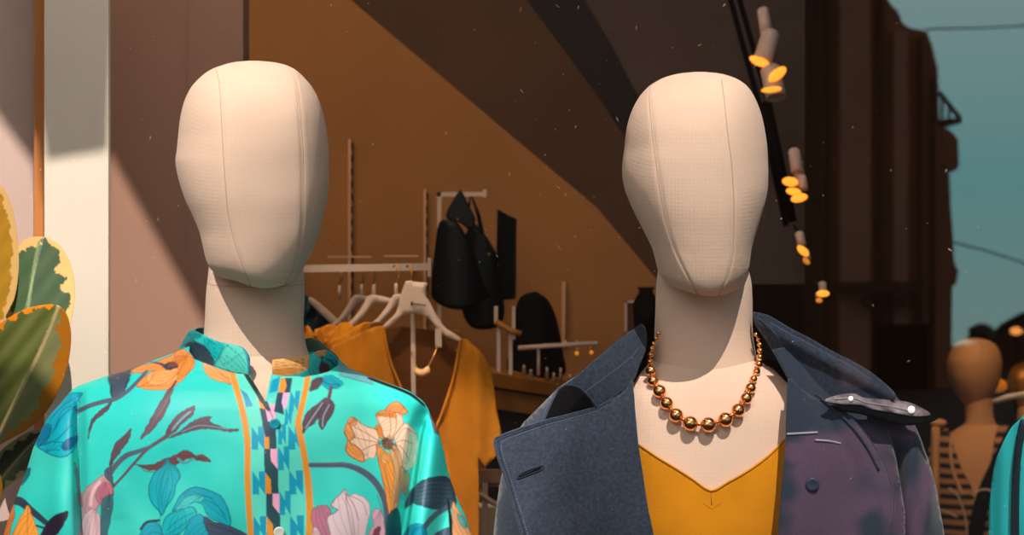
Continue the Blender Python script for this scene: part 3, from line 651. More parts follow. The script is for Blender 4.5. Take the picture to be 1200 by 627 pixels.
def slv(x, y):
    e = 1028 + (y-480)*.12
    return jb(min(x,1112), y) - .016*math.exp(-((x-(1072+(y-480)*.17))/14)**2) + .03*math.exp(-((x-(1044+(y-480)*.06))/10)**2)*min(1,max(0,(y-490)/40)) - .004*math.sin((x+y*.2)*.22)
sheet('sleeve', [(1012,436),(1030,449),(1050,466),(1063,483),(1075,506),(1085,534),(1094,562),(1100,594),(1106,627),(1114,700),(1030,700),(1034,627),(1040,560),(1026,500),(1005,470)], slv, M['navy_refl'], coat, .002, step=4, colfn=reflection_tint)
sheet('sleeve', [(618,492),(600,520),(588,560),(582,600),(578,640),(574,700),(622,700),(614,627),(604,580),(606,530)], lambda x, y: jb(x, y)-.003, M['navy'], coat, .002, step=5)
# left collar leaf, hollow and wide lapel
def cl(x, y):                               # rolls off the neck
    t = (x-650)/105; return -.085 + .04*max(0, t)**1.5 - .03*math.sin(min(1, max(0, (y-380)/90))*math.pi/2)
colL = [(746,383),(752,380.5),(757,390),(756,410),(748,430),(742,446),(730,460),(712,470),(699,477),(692,467),(680,455),(668,451.5),(661,452),(676,440),(700,419),(724,399)]
sheet('collar', colL, cl, M['navy'], coat, .003, step=4)
sheet('lining_and_hollow_shade', [(664,452),(678,453),(696,468),(708,476),(690,486),(655,498),(632,504),(640,482),(650,462)], lambda x, y: jb(x, y)-.006, M['black'], coat, .001, step=5)  # near-black sheet painting the shade of the hollow under the collar
def lp(x, y):
    d = (x-580)/170                       # the free edge floats off the chest
    return jb(max(x, 672), y) - .012 + .00022*max(0, 672-x) + .0022*math.sin(x*.04-y*.03) + .0012*math.sin(x*.09+y*.05)
lapL = [(580,521),(581,516),(586,512),(610,503),(640,493.5),(670,486),(700,477.5),(718,468),(734,458),(741,446),(744,480),(748,520),(752,552),(758,590),(766,627),(774,700),(640,700),(620,650),(611,622),(602,592),(592,558),(585,538)]
lapel = sheet('lapel', lapL, lp, M['navy'], coat, .003, step=4, sub=2)
def edge(path, fn, off, r, m, name, parent, dash=None):
    p = smoothpoly(path, False, 8); pts = [P(x, y, fn(x, y)-off) for x, y in p]
    if not dash: v, f = tube(pts, r, 6)
    else:
        segs = []; acc = 0; L = [0]
        for k in range(1, len(pts)): L.append(L[-1] + (pts[k]-pts[k-1]).length)
        L = np.array(L); A = np.array([tuple(q) for q in pts]); s = 0
        while s + dash < L[-1]:
            e = [np.array([np.interp(w, L, A[:, k]) for k in range(3)]) for w in (s, s+dash*.6)]
            segs.append(tube([Vector(e[0]), Vector(e[1])], r, 5)); s += dash
        v, f = joinm(segs)
    return obj(name, v, f, m, parent)
edge([(718,468),(700,477.5),(670,486),(640,493.5),(610,503),(586,512),(580,518),(585,538),(592,558),(602,592),(611,622),(622,655)], lp, .0005, .0021, M['navy'], 'edge_roll', coat)
edge([(712,474),(700,481),(670,490),(640,498),(612,508),(590,517),(587,522),(591,540),(598,560),(608,592),(617,622),(628,655)], lp, .0019, .00055, M['thread'], 'stitching', coat, .0028)
edge([(716,471),(700,479.5),(670,488),(640,496),(611,505.5),(588,514),(583.5,520),(588,539),(595,559),(605,592),(614,622),(625,655)], lp, .0018, .0005, M['threadd'], 'stitching', coat)
edge([(748,408),(738,420),(715,438),(690,456),(684,462)], cl, .0019, .0005, M['thread'], 'stitching', coat, .0028)
edge([(661,452),(668,451.5),(680,455),(692,467),(699,477)], cl, .0005, .0017, M['navy'], 'edge_roll', coat)
edge([(661,452),(652,460),(644,476),(634,500)], lambda x, y: jb(x, y), .007, .0022, M['navy'], 'edge_roll', coat)
bh = [(606,561),(609,556.5),(616,552.5),(630,547.5),(636,546),(637,548.5),(632,552),(618,557),(611,560)]
edge(bh + bh[:1], lp, .0018, .0009, M['threadd'], 'buttonhole', coat)
edge([(609,559),(620,554),(634,548.5)], lp, .002, .0008, M['black'], 'buttonhole', coat)
# collar at the back of the neck
def bandp(name, pts, mat_, parent, N=8, th=.002):
    p = smoothpoly(pts, False, 10); V, F = [], []
    for x, yt, yb, Yt, Yb in p:
        for k in range(N): t = k/(N-1); V.append(P(x, yt+(yb-yt)*t, Yt+(Yb-Yt)*t))
    for i in range(len(p)-1):
        for k in range(N-1): F.append((i*N+k, i*N+k+1, (i+1)*N+k+1, (i+1)*N+k))
    return obj(name, V, F, mat_, parent, True, th)
bandp('lining_and_hollow_shade', [(742,384,448,-.03,-.055),(756,374,434,.0,-.02),(768,368,420,.04,.03),(800,366,420,.075,.07),(850,366,420,.075,.07),(884,368,420,.045,.03),(900,380,426,.01,-.02),(926,408,452,-.02,-.052)], M['black'], coat)
# right collar leaf and lapel
def cr(x, y):
    t = (x-884)/165; return -.02 - .075*min(1, max(0, t*1.6))**.8 + .045*max(0, t-.45) - .006*math.exp(-(((x-900)*.55-(y-385))/7)**2)
sheet('collar', [(883,366.5),(892,367),(903,371),(925,384),(950,397),(975,411),(1000,424),(1025,440),(1050,465),(1030,470),(1005,474),(980,478),(960,474),(944,463),(930,450),(916,428),(904,408),(894,392),(885,378)], cr, M['navy'], coat, .003, step=4)
edge([(890,374),(905,388),(922,408),(938,432),(956,452),(974,468)], cr, .0018, .0014, M['navy'], 'edge_roll', coat)
edge([(903,378),(925,391),(950,404),(975,418),(1000,431),(1022,446)], cr, .0019, .0005, M['thread'], 'stitching', coat, .0028)
def rp(x, y): return jb(x, y) - .010 - .016*min(1, max(0, (x-925)/120))**2 + .006*math.exp(-((x-(958+(y-470)*.55))/9)**2)*max(0,1-(y-470)/110) - .002*math.sin(x*.05+y*.03) + .0
sheet('lapel', [(924,444),(934,452),(950,465),(968,474),(985,480),(1006,500),(1024,524),(1038,550),(1046,580),(1046,606),(1040,630),(1030,660),(1022,700),(908,700),(911,640),(915,585),(920,530),(922,480)], rp, M['navy_refl'], coat, .003, step=4, sub=2, colfn=reflection_tint)
edge([(960,470),(985,480),(1006,500),(1024,524),(1038,550),(1046,580),(1046,606),(1040,630),(1028,665)], rp, .0003, .0016, M['navy'], 'edge_roll', coat)
edge([(956,462),(976,478),(998,500),(1016,524),(1030,550)], rp, .003, .0016, M['navy'], 'edge_roll', coat)
for bx, by in ((952, 568),):
    disc(P(bx, by, rp(bx, by)-.0045), .0075, .0018, mat('navy_button', (52,60,84), .35), 'button', coat)
# window reflection painted as shapes: pale and dark shoulder streaks, glints on the lapel
streak = sheet('reflection_streak', [(966,470),(980,464),(1000,462),(1012,467),(1035,469),(1062,472),(1080,479),(1090,487),(1070,488),(1045,484),(1022,480),(1008,475),(985,474)], lambda x, y: jb(min(x,1046), y)-.030 + .02*max(0, (x-1040)/60), mat('reflection_grey', (150,140,146), .3, spec=.6, c2=(84,74,84), nscale=60), coat, .003, step=4)
edge([(978,468),(1000,467),(1015,472),(1040,476),(1064,481)], lambda x, y: jb(min(x,1046), y)-.030 + .02*max(0, (x-1040)/60), .0025, .0012, mat('pale_streak_paint', (150,146,150), .35), 'pale_streak', coat)
sheet('reflection_dark', [(976,476),(992,474),(1010,476),(1024,481),(1045,485),(1070,488),(1098,490),(1088,495),(1062,498),(1035,492),(1010,485),(990,482)], lambda x, y: jb(min(x,1046), y)-.027 + .02*max(0, (x-1040)/60), M['black'], coat, .003, step=4)
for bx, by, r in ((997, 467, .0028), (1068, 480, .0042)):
    v, f = ball(P(bx, by, jb(min(bx,1046), by)-.036 + .02*max(0, (bx-1040)/60)), r, 16, 10); obj('stud_glint', v, f, mat('glint_glow', (255,250,240), .2, emit=(255,246,230), estr=.9), coat)  # glowing balls painted in as glints of the reflection
for q in ([(922,509),(940,508),(958,507)], [(955,516),(970,517),(985,520)]):
    edge(q, rp, .002, .0015, mat('pale_glint', (150,150,164), .4), 'clip', coat)  # pale strips painted in as glints, no metal part
# back of the coat
V, F = [], []; rb = np.arange(384, 700, 8.0); n = 60
jL = pch([r[0] for r in JR], [r[1] for r in JR]); jR = pch([r[0] for r in JR], [r[2] for r in JR])
for y in rb:
    l, r = float(jL(y))+6, float(jR(y))-8
    for k in range(n):
        t = math.pi*k/(n-1); V.append(P((l+r)/2-(r-l)/2*math.cos(t), y, .005 + .14*min(1, .5+(y-384)/120)*math.sin(t)**.9))
for i in range(len(rb)-1):
    for k in range(n-1): F.append((i*n+k, i*n+k+1, (i+1)*n+k+1, (i+1)*n+k))
obj('back_panel', V, F, M['navy'], coat)

# ------------------------------------------------------------ bead necklace
nk = thing('necklace', tuple(P(830, 500, -.09)), 'necklace of graduated polished gold beads round the bare neck', 'necklace')
BD = [(772,391,2.6),(769,397,3),(766,403,3.2),(764,409,3.6),(762,416,3.9),(761.5,424,4.4),(763,435,6.4),(765.5,447,6.6),(773,459,8),(781.5,473,7.8),(792.5,487,8.6),(809,496.5,9),(830,498,9.2),(850,492,8.9),(865,481,8.2),(874.5,467,7.2),(879.5,455,6.5),(883,444.5,4.6),(886.5,436,4.5),(889,427,4.6),(890.5,418.5,4.2),(891,411,3.8),(890.5,404,3.4),(889,398,3),(886,392,2.6)]
cords = []
for x, y, r in BD:
    Yb = (t2(x, y) if y > 430 else t2(x, 430)*(1-max(0,(430-y)/120)) ) ; R_ = r/1000*.97
    if y < 436:                       # lies against the side of the neck
        u = min(.97, abs(x-826)/66); Yb = min(-.058*math.sqrt(1-u*u), t2(x, y) if y > 425 else 0) - .004; Yb = min(Yb, -.012-.045*(y-391)/45)
    c = P(x, y, Yb - R_ - .001); cords.append(c)
    v, f = ball(c, R_, 28, 18); obj('bead', v, f, M['gold'], nk)
v, f = tube(cords, .0011, 8); obj('cord', v, f, M['gold'], nk)
for i in range(len(BD)-1):
    if BD[i][2] > 6 and BD[i+1][2] > 6:
        c = (cords[i]*BD[i+1][2] + cords[i+1]*BD[i][2])/(BD[i][2]+BD[i+1][2]); v, f = ball(c, .0022, 12, 8); obj('spacer_bead', v, f, M['gold'], nk)

# ------------------------------------------------------------ variegated plant
plant = thing('rubber_plant', (P(-30, 313, .22).x, .22, 0), 'variegated rubber plant with big green, cream and orange edged leaves at the left edge', 'plant')
def leafcol(cen, cen2, mar, mid, midw, rib, jag, inner, seed, rcen=None):
    r = np.random.RandomState(seed); ph = r.uniform(0, 6.28, 8)
    ip = np.array(inner, float); mid = np.array(mid, float)
    def f(x, y):
        jx = x + jag*(np.sin(x*.22+y*.17+ph[0]) + .8*np.sin(y*.41-x*.13+ph[1]) + .35*np.sin(y*.9+x*.5)); jy = y + jag*(np.sin(x*.27-y*.19+ph[2]) + .8*np.sin(x*.45+ph[3]) + .35*np.sin(x*.8-y*.6))
        m = inpoly(jx, jy, smoothpoly(ip, True, 4)).astype(float)[:, None]
        a, b = mid[0], mid[-1]; s = ((x-a[0])*(b[1]-a[1]) - (y-a[1])*(b[0]-a[0]))[:, None]
        st = (.5+.5*np.sin((x*.25+y*.2)+ph[4]))[:, None]*.35
        c = np.where(s > 0, linA(cen)*(1-st)+linA(cen2)*st, linA(rcen if rcen else cen)*(1-st)+linA(cen2)*st)
        c = c*m + linA(mar)*(1-m)
        dist = np.full(x.shape, 1e9); ml = smoothpoly(mid, False, 6)
        for k in range(len(ml)-1):
            d = ml[k+1]-ml[k]; t = np.clip(((x-ml[k][0])*d[0]+(y-ml[k][1])*d[1])/(d@d+1e-9), 0, 1)
            dist = np.minimum(dist, np.hypot(x-ml[k][0]-t*d[0], y-ml[k][1]-t*d[1]))
        al = np.clip(midw-dist+.5, 0, 1)[:, None]; return c*(1-al)+linA(rib)*al
    return f
def leaf(pts, Y, cup, axis, cf, sx=1):
    a, b = np.array(axis[0], float), np.array(axis[1], float); d = (b-a)/np.hypot(*(b-a)); nrm = np.array([-d[1], d[0]])
    fn = lambda x, y: Y + cup*abs((x-a[0])*nrm[0]+(y-a[1])*nrm[1])/40 + .02*((x-a[0])*d[0]+(y-a[1])*d[1])/100*sx
    return sheet('leaf', pts, fn, M['leaf'], plant, .0012, step=1.6, colfn=cf)
leaf([(-60,230),(-20,205),(0,217),(10,232),(17,255),(21,285),(22,312),(18,345),(8,368),(-8,392),(-40,400),(-70,330)], .2, .02, ((-30,220),(-25,395)), leafcol((176,128,20),(140,100,12),(214,170,104),[(-32,215),(-25,390)],2,(200,160,90),1.2,[(-60,235),(-20,208),(-2,225),(8,250),(14,290),(12,330),(8,352),(-6,380),(-60,380)],1))
leaf([(6,365),(10,320),(18,295),(26,283),(38,278),(52,278),(66,284),(76,296),(84,314),(87.5,340),(86,362),(80,385),(66,402),(45,410),(20,405)], .26, .02, ((20,400),(50,280)), leafcol((62,88,58),(96,116,84),(238,190,120),[(46,284),(38,325),(28,400)],1.6,(140,160,110),2.2,[(12,330),(24,296),(40,290),(50,281),(62,288),(72,306),(66,318),(77,326),(70,338),(80,345),(80,362),(60,372),(40,400),(14,398)],2,(70,100,66)))
leaf([(-30,418),(-10,388),(8,374),(28,363),(50,357.5),(68,358),(78,368),(83,388),(82,412),(76,440),(64,467),(50,487),(30,504),(8,516),(-12,526),(-40,520)], .17, .03, ((66,360),(-6,520)), leafcol((146,142,92),(112,118,70),(196,116,18),[(69,358),(52,400),(30,446),(10,486),(-8,522)],1.7,(206,178,122),2.0,[(-40,430),(-10,394),(10,378),(30,367),(50,361),(66,361),(72,372),(66,392),(72,404),(64,428),(58,446),(44,462),(46,478),(30,490),(10,506),(-14,522),(-40,515)],3,(66,74,26)))
leaf([(-20,560),(-6,536),(14,518),(34,506),(50,502),(62,506),(54,524),(40,546),(22,560),(6,572),(-10,590)], .25, .02, ((55,505),(-10,580)), leafcol((92,104,66),(60,72,40),(186,176,120),[(54,505),(28,530),(-6,570)],1.3,(150,150,110),1.4,[(-20,562),(-4,540),(16,522),(36,510),(56,506),(46,528),(30,548),(12,562),(-8,580)],4,(52,60,34)))
leaf([(-30,560),(-10,548),(0,556),(3,572),(0,588),(-12,604),(-40,600)], .19, .02, ((-30,560),(-10,600)), leafcol((222,150,20),(200,130,16),(230,160,40),[(-24,560),(-16,600)],1,(230,190,90),1,[(-40,560),(0,560),(0,590),(-40,600)],5))
v, f = tube([(P(-30,313,.22).x, .22, .28), P(-40,620,.24), P(-32,500,.24), P(-30,400,.24), P(-36,250,.24)], [.011,.01,.009,.008,.005], 10); obj('stem', v, f, M['stem'], plant)
for q in ((-20,395),(14,402),(-10,525),(-14,585)): v, f = tube([P(-34,q[1]+10,.24), P(*q,.22)], .003, 6); obj('leaf_stalk', v, f, M['stem'], plant)
v, f = lathe([(.11, 0), (.14, .1), (.155, .28), (.165, .28), (.165, .31), (.145, .31), (.14, .27)], (P(-30,313,.22).x, .22, 0), n=40); obj('pot', v, f, M['pot'], plant)

# ------------------------------------------------------------ back of the shop, left: rail, hangers, garments
def tagobj(name, vf, m, label, cat, group=None, smooth=True):
    return tag(obj(name, vf[0], vf[1], m, None, smooth), label, cat, group)
def standard(x, y0, y1, w, label):
    t = thing('wall_standard', tuple(P(x, y1, 2.19)), label, 'shelf upright', 'slotted uprights on the brown wall' )
    v, f = pbox(x-w*1.2, y0, x+w*.1, y1, 2.185, .014); obj('upright', v, f, M['standard'], t, False)
    v, f = joinm([pbox(x+w*.1, y, x+w*.9, y+8, 2.184, .012) for y in np.arange(y0+4, y1-8, 15)]); o = obj('slots', v, f, M['slot'], t, False); tag(o, kind='stuff')
standard(411, 163, 420, 2.6, 'slotted metal upright on the brown wall nearest the left mannequin')
standard(499, 222, 420, 2.2, 'slotted metal upright on the brown wall beside the black bags')
standard(661, 330, 408, 2.0, 'slotted metal upright on the brown wall above the jewellery bar')
RY = 1.25
rl = thing('clothes_rail', tuple(P(430, 600, RY)), 'white metal clothes rail holding hangers with mustard garments', 'clothes rail')
v, f = joinm([boxm(P(330,309,RY), P(505,317.5,RY)+Vector((0,.02,0)))]); 
v = [Vector(q) + Vector((0, 0, .0040*((q[0]-P(330,0,RY).x)/.26) - .003)) for q in v]; obj('bar', v, f, M['rail'], rl, False)
v, f = pbox(501, 302, 505, 324, RY-.003, .03); obj('end_bracket', v, f, M['rail'], rl, False)
for q in (484, 350): v, f = tube([P(q,314,RY+.02), P(q,314,2.2)], .004); obj('wall_arm', v, f, M['rail'], rl)
for q in ((384,300,435,302),(450,299,490,301)): v, f = pbox(*q, RY+.05, .005); obj('upper_strip', v, f, M['standard'], rl, False)
v, f = tube([P(484, 352, RY-.10), P(486, 700, RY-.10)], .0045, 10); obj('post', v, f, M['rail'], rl)
def hanger(pts_arm, hookx, hooky, Y, label, full=False):
    t = thing('coat_hanger', tuple(P(hookx, hooky, Y)), label, 'hanger', 'white hangers on the rail')
    hk = [P(hookx, hooky+16, Y), P(hookx, hooky+2, Y), P(hookx+3, hooky-8, Y), P(hookx+1, hooky-20, Y), P(hookx-4, hooky-17, Y)]
    v, f = tube(hk, .0022, 8); obj('hook', v, f, M['brass'], t)
    v, f = tube([P(hookx, hooky+18, Y), P(hookx, hooky+2, Y)], .0032, 8); obj('hook_sleeve', v, f, M['rail'], t)
    o = sheet('body', pts_arm, Y, M['hanger'], t, .012, step=6); return t, o
hg, hb = hanger([(474,333),(477,329),(489,330.5),(500,331.5),(500.5,334),(497,344),(503,353),(512,370),(522,384),(540,396),(538,401),(520,392),(507,378),(500,371),(487,367.5),(473,369),(464,377),(453,385),(449,382),(463,368),(467,356),(470,345)], 480, 330, 1.12, 'white plastic hanger at the front holding the mustard v-neck sweater')
v, f = joinm([pbox(481.5, 353.5, 484, 358, 1.105, .004)] + [pbox(484.8+k*2.1, 355.2+k*.25, 486.2+k*2.1, 357.6+k*.2, 1.106, .003) for k in range(7)]); obj('printed_mark', v, f, M['ink'], hg, False)
def armpoly(x, y, s=1):
    return [(x,y),(x+7,y-1.5),(x+26,y+3),(x+26,y+9),(x+9,y+8),(x+1,y+14),(x-7,y+24),(x-17,y+33),(x-38,y+46),(x-40,y+42),(x-22,y+30),(x-12,y+19),(x-5,y+8)]
hanger(armpoly(461,346), 464, 330, 1.2, 'white hanger on the rail directly behind the front one')
hanger(armpoly(432,347), 438, 331, 1.27, 'white hanger on the rail, third from the front')
hanger(armpoly(414,347), 424, 331, 1.34, 'white hanger on the rail, fourth from the front')
hanger([(362,352),(368,350),(400,378),(408,390),(400,389),(372,364)], 398, 332, 1.40, 'white slanted hanger furthest left, next to the blouse collar')

def folds(Y, amp, fr, ph=0, k=0): return lambda x, y: Y + amp*math.sin(x*fr+ph+y*k) + amp*.5*math.sin(x*fr*2.3+1.3)
sw = thing('sweater', tuple(P(520, 600, 1.1)), 'mustard v-neck sweater hanging in front on the white hanger', 'sweater')
sheet('back_panel', [(432,388),(452,378),(470,382),(500,386),(525,388),(542,398),(540,520),(530,640),(450,640),(445,480)], 1.15, M['brownk'], sw, .003)
sheet('front_panel', [(540,397),(554,404),(566,416),(574,432),(578,450),(582,480),(588,512),(586,528),(576,540),(566,547),(560,535),(561,560),(561,640),(561,700),(500,700),(430,700),(430,640),(420,480),(400,440),(386,410),(400,402),(428,388),(449,382),(452,400),(458,425),(468,450),(480,480),(498,520),(506,512),(520,478),(532,440)], folds(1.07, .006, .11), M['mustk'], sw, .004, step=5, sub=2)
edge([(449,382),(452,400),(458,425),(468,450),(480,480),(498,520),(506,512),(520,478),(532,440),(540,397)], lambda x, y: 1.062, .0, .0025, M['mustk'], 'neck_trim', sw)
def garment(pts, Y, label, ph, m='mustk'):
    o = sheet('sweater', pts, folds(Y, .008, .16, ph, .05), M[m], None, .004, step=5); return tag(o, label, 'sweater')
garment([(427,378),(440,382),(445,400),(440,440),(430,640),(380,640),(378,420),(388,400),(404,392)], 1.18, 'mustard garment on the rail just behind the front sweater', 0)
garment([(403,378),(415,384),(418,400),(410,640),(362,640),(366,405),(384,392)], 1.25, 'orange mustard garment on the third hanger, behind two others', 1.4)
garment([(385,380),(396,384),(400,400),(392,640),(350,640),(356,402),(368,390)], 1.32, 'mustard garment furthest back on the rail beside the floral collar', 2.2)
o = sheet('blouse', [(345,340),(356,344),(372,358),(392,372),(384,384),(374,392),(360,398),(345,400)], folds(1.42,.01,.3,0,.2), mat('black_teal_print', (10,12,16), .6, c2=(24,96,104), nscale=26), None, .003, step=4); tag(o, 'dark black and teal garment between the left neck and the rail', 'blouse')
# pendant necklace on the front sweater
pn = thing('pendant_necklace', tuple(P(494, 440, 1.03)), 'fine gold chain with a row of amber drops hung over the mustard sweater', 'necklace')
v, f = tube([P(513,405,1.04), P(508,418,1.035), P(500,433,1.03), P(494,437,1.03), P(488,431,1.03), P(482,412,1.04)], .0012, 6); obj('chain', v, f, M['brass'], pn)
for k in range(5): v, f = ball(P(488+3.2*k, 435+[0,1.5,2,1,-1][k], 1.028), .0048, 12, 8, (1,1,1.4)); obj('drop', v, f, M['pendant'], pn)
tagobj('price_tag', pbox(510, 385, 517.5, 407, 1.05, .002), M['hanger'], 'small blank white price tag hanging inside the mustard sweater neck', 'tag', smooth=False)

# ------------------------------------------------------------ bags and display stands
fr = thing('bag_stand', tuple(P(515, 420, 1.75)), 'white angular display frame from which the black bags hang', 'display frame')
v, f = joinm([pbox(512.5, 225, 517, 420, 1.75, .014), pbox(512.5, 225, 570, 230, 1.75, .014)]); obj('frame_bar', v, f, M['rail'], fr, False)
v, f = pbox(566, 222, 570, 231, 1.745, .02); obj('end_stop', v, f, M['rail'], fr, False)
def bag(body, handle, Y, label, flap=None):
    t = thing('handbag', tuple(P(body[0][0], body[0][1], Y)), label, 'handbag')
    o = sheet('body', body, lambda x, y: Y - .03*math.cos((x-535)*.05), M['bag'], t, .03, step=6)
    sheet('handle', handle, Y, M['bag'], t, .008, step=4)
    v, f = ball(P(536, 257, Y-.035), .0022, 10, 6); obj('stud_glint', v, f, M['brass'], t)
    return t
b_ = bag([(519,262),(528,258),(537,262),(545,280),(552,300),(560,330),(570,345),(560,352),(545,362),(528,361),(513,350),(511,335),(514,300)], [(538,224),(542,225),(549,240),(557,256),(552,270),(540,262),(524,256),(524,248),(530,236)], 1.70, 'large black leather handbag hanging from the white frame')
t = thing('handbag', tuple(P(560, 380, 1.8)), 'second black bag hanging behind the large black handbag', 'handbag')
sheet('body', [(552,266),(562,268),(572,284),(579,300),(579,312),(584,340),(586,370),(576,384),(556,384),(545,362),(540,320)], lambda x, y: 1.80 - .02*math.cos((x-562)*.06), M['bag'], t, .03, step=6)
v, f = tube([P(553,270,1.79), P(548,250,1.79), P(552,228,1.79), P(560,250,1.79), P(566,276,1.79)], .004, 6); obj('handle', v, f, M['bag'], t)
v, f = ball(P(573,298,1.76), .003, 10, 6); obj('clasp', v, f, M['brass'], t)
t = thing('banner', tuple(P(593, 350, 1.95)), 'tall narrow black banner against the brown wall beside the bags', 'banner')
sheet('panel', [(584,246),(604,257),(603,350),(583,352)], 1.95, M['blackm'], t, .02, smooth=False)
v, f = tube([P(584,246,1.94), P(604,257,1.94), P(603,350,1.94), P(583,352,1.94)], .003, 6, True); obj('frame', v, f, M['bag'], t)
# pair of white uprights with a brass cross bar
ds = thing('earring_stand', tuple(P(592, 440, 1.5)), 'small stand with two white uprights and a brass crossbar on the shelf', 'display stand')
for x0, y0, x1, y1 in ((579,359,583.5,380),(600,359,604,398)): v, f = pbox(x0,y0,x1,y1,1.5,.008); obj('upper_post', v, f, M['rail'], ds, False)
for x0, y0, x1, y1 in ((582,380,586.5,438),(596,388,600.5,442)): v, f = pbox(x0,y0,x1,y1,1.51,.008); obj('leg', v, f, M['rail'], ds, False)
v, f = tube([P(581,377,1.5), P(600,388,1.49), P(611,391,1.49)], .0055, 8); obj('crossbar', v, f, M['shelfw'], ds)
# round black hat on its stand
ht = thing('hat', tuple(P(630, 440, 1.75)), 'rounded black hat form standing behind the jewellery bar', 'hat')
sheet('crown', [(604,440),(606,400),(610,365),(616,348),(626,342),(634,346),(642,362),(648,385),(652,410),(653,440)], lambda x, y: 1.72 - .04*math.cos((x-628)*.06), M['blackm'], ht, .03, step=6)
v, f = tube([P(606,436,1.70), P(628,440,1.66), P(652,436,1.70)], .006, 8); obj('brim', v, f, M['blackm'], ht)
tb = thing('jewellery_bar', tuple(P(650, 440, 1.6)), 'white jewellery t-bar stand on the wooden shelf', 'display stand')
v, f = tube([P(607,408,1.6), P(640,405.5,1.6), P(700,402.5,1.6)], .0045, 10); obj('bar', v, f, M['rail'], tb)
v, f = tube([P(631,407,1.61), P(631,440,1.61)], .003, 8); obj('post', v, f, M['rail'], tb)
for x in (663, 676): v, f = lathe([(.002,0),(.002,.008)], P(x, 404, 1.6), (0,0,1), 8); obj('peg', v, f, M['rail'], tb)
def small_light(x, y, Y, label):
    t = thing('fairy_light', tuple(P(x, y, Y)), label, 'light', 'small lights under the jewellery bar')
    v, f = ball(P(x, y, Y), .0042, 14, 8); obj('bulb', v, f, M['glowd'], t); v, f = lathe([(.003,0),(.003,.006)], P(x, y-3, Y), (0,0,1), 8); obj('cap', v, f, M['brass'], t)
small_light(676, 414, 1.7, 'small warm round light under the jewellery bar, left of two'); small_light(693, 413, 1.7, 'small warm round light under the jewellery bar, right of two')
# shelf, with small bottles
sh_ = thing('wooden_shelf', tuple(P(620, 470, 1.45)), 'golden brown wooden shelf holding small display items', 'shelf')
def plank(name, y0, y1, Ya, m):
    v = [P(570,y0,Ya), P(720,y0+26,Ya+.3), P(720,y0+26+(y1-y0)*.8,Ya+.3), P(570,y1,Ya)]; v += [q+Vector((0,.22,0)) for q in v]
    return obj(name, v, [(0,3,2,1),(4,5,6,7),(0,1,5,4),(1,2,6,5),(2,3,7,6),(3,0,4,7)], m, sh_, False)
plank('top_board', 436, 452, 1.4, M['shelfw']); plank('front_rail', 454, 478, 1.42, M['shelfw']); plank('lower_panel', 479, 640, 1.44, M['dark'])
for i, (x, h, w) in enumerate(((614,16,2.6),(622,12,3),(641,18,2.4),(649,13,2.8),(657,20,2.6),(668,14,2.4))):
    y = 441 + (x-600)*.17; b = P(x, y, 1.58)
    hh = h/1000*1.6; ww = w/1000*1.6
    t = thing('bottle', tuple(b), 'tiny dark bottle with pale cap on the wooden shelf', 'bottle', 'tiny bottles on the wooden shelf')
    v, f = lathe([(ww,0),(ww,hh*.6),(ww*.5,hh*.75)], b, n=12); obj('body', v, f, M['glassb'], t)
    v, f = lathe([(ww*.55,hh*.75),(ww*.55,hh)], b, n=12); obj('cap', v, f, M['hanger'], t)
# things lower down between sweater and coat
lr = thing('shoe_rack', tuple(P(575, 600, 1.3)), 'low pale rack with a slanted bar behind the coat lapel', 'rack')
v, f = pbox(561, 551, 600, 566, 1.3, .02); obj('top_bar', v, f, mat('greyed_wood', (150,112,84), .6), lr, False)
for q in (565, 596): v, f = boxm(P(q,566,1.3), (P(q,0,1.3).x+.01, 1.32, 0)); obj('leg', v, f, M['rail'], lr, False)
v, f = tube([P(561,578,1.3), P(576,588,1.3), P(594,597,1.3)], .005, 8); obj('slanted_bar', v, f, M['rail'], lr)
v, f = tube([P(560,570,1.31), P(580,568,1.31), P(600,572,1.31)], .003, 8); obj('brass_rod', v, f, M['brass'], lr)
tagobj('white_box', boxm(P(556,595,1.35), (P(584,0,1.35).x, 1.43, 0)), mat('off_white_board', (206,190,160), .8), 'off-white box under the rack between sweater and coat', 'box', smooth=False)
# small white frame and dark vase left of the neck
wf = thing('picture_frame', tuple(P(739, 390, 2.0)), 'small white square frame just left of the right mannequin neck', 'frame')
v, f = joinm([pbox(732,352,735,392,2.0,.01), pbox(732,352,747,355,2.0,.01), pbox(744,352,747,392,2.0,.01), pbox(732,389,747,392,2.0,.01)]); obj('frame', v, f, M['rail'], wf, False)
v, f = pbox(735,355,744,389,2.006,.004); obj('backing', v, f, mat('frame_backing', (90,52,36), .8), wf, False)
o = tagobj('vase', lathe([(.012,0),(.026,.03),(.028,.07),(.014,.095),(.018,.105)], P(757,396,1.9), n=24), M['blackm'], 'dark vase behind the coat collar beside the neck', 'vase')
tagobj('plinth', boxm(P(742,396,1.86), (P(774,396,1.86).x, 1.96, 0)), M['blackm'], 'black plinth under the dark vase behind the coat collar', 'plinth', smooth=False)
tagobj('wall_cable', tube([P(662,408,2.15), P(662,330,2.15)], .0015, 6), M['standard'], 'thin pale cord hanging on the brown wall above the jewellery bar', 'cord')

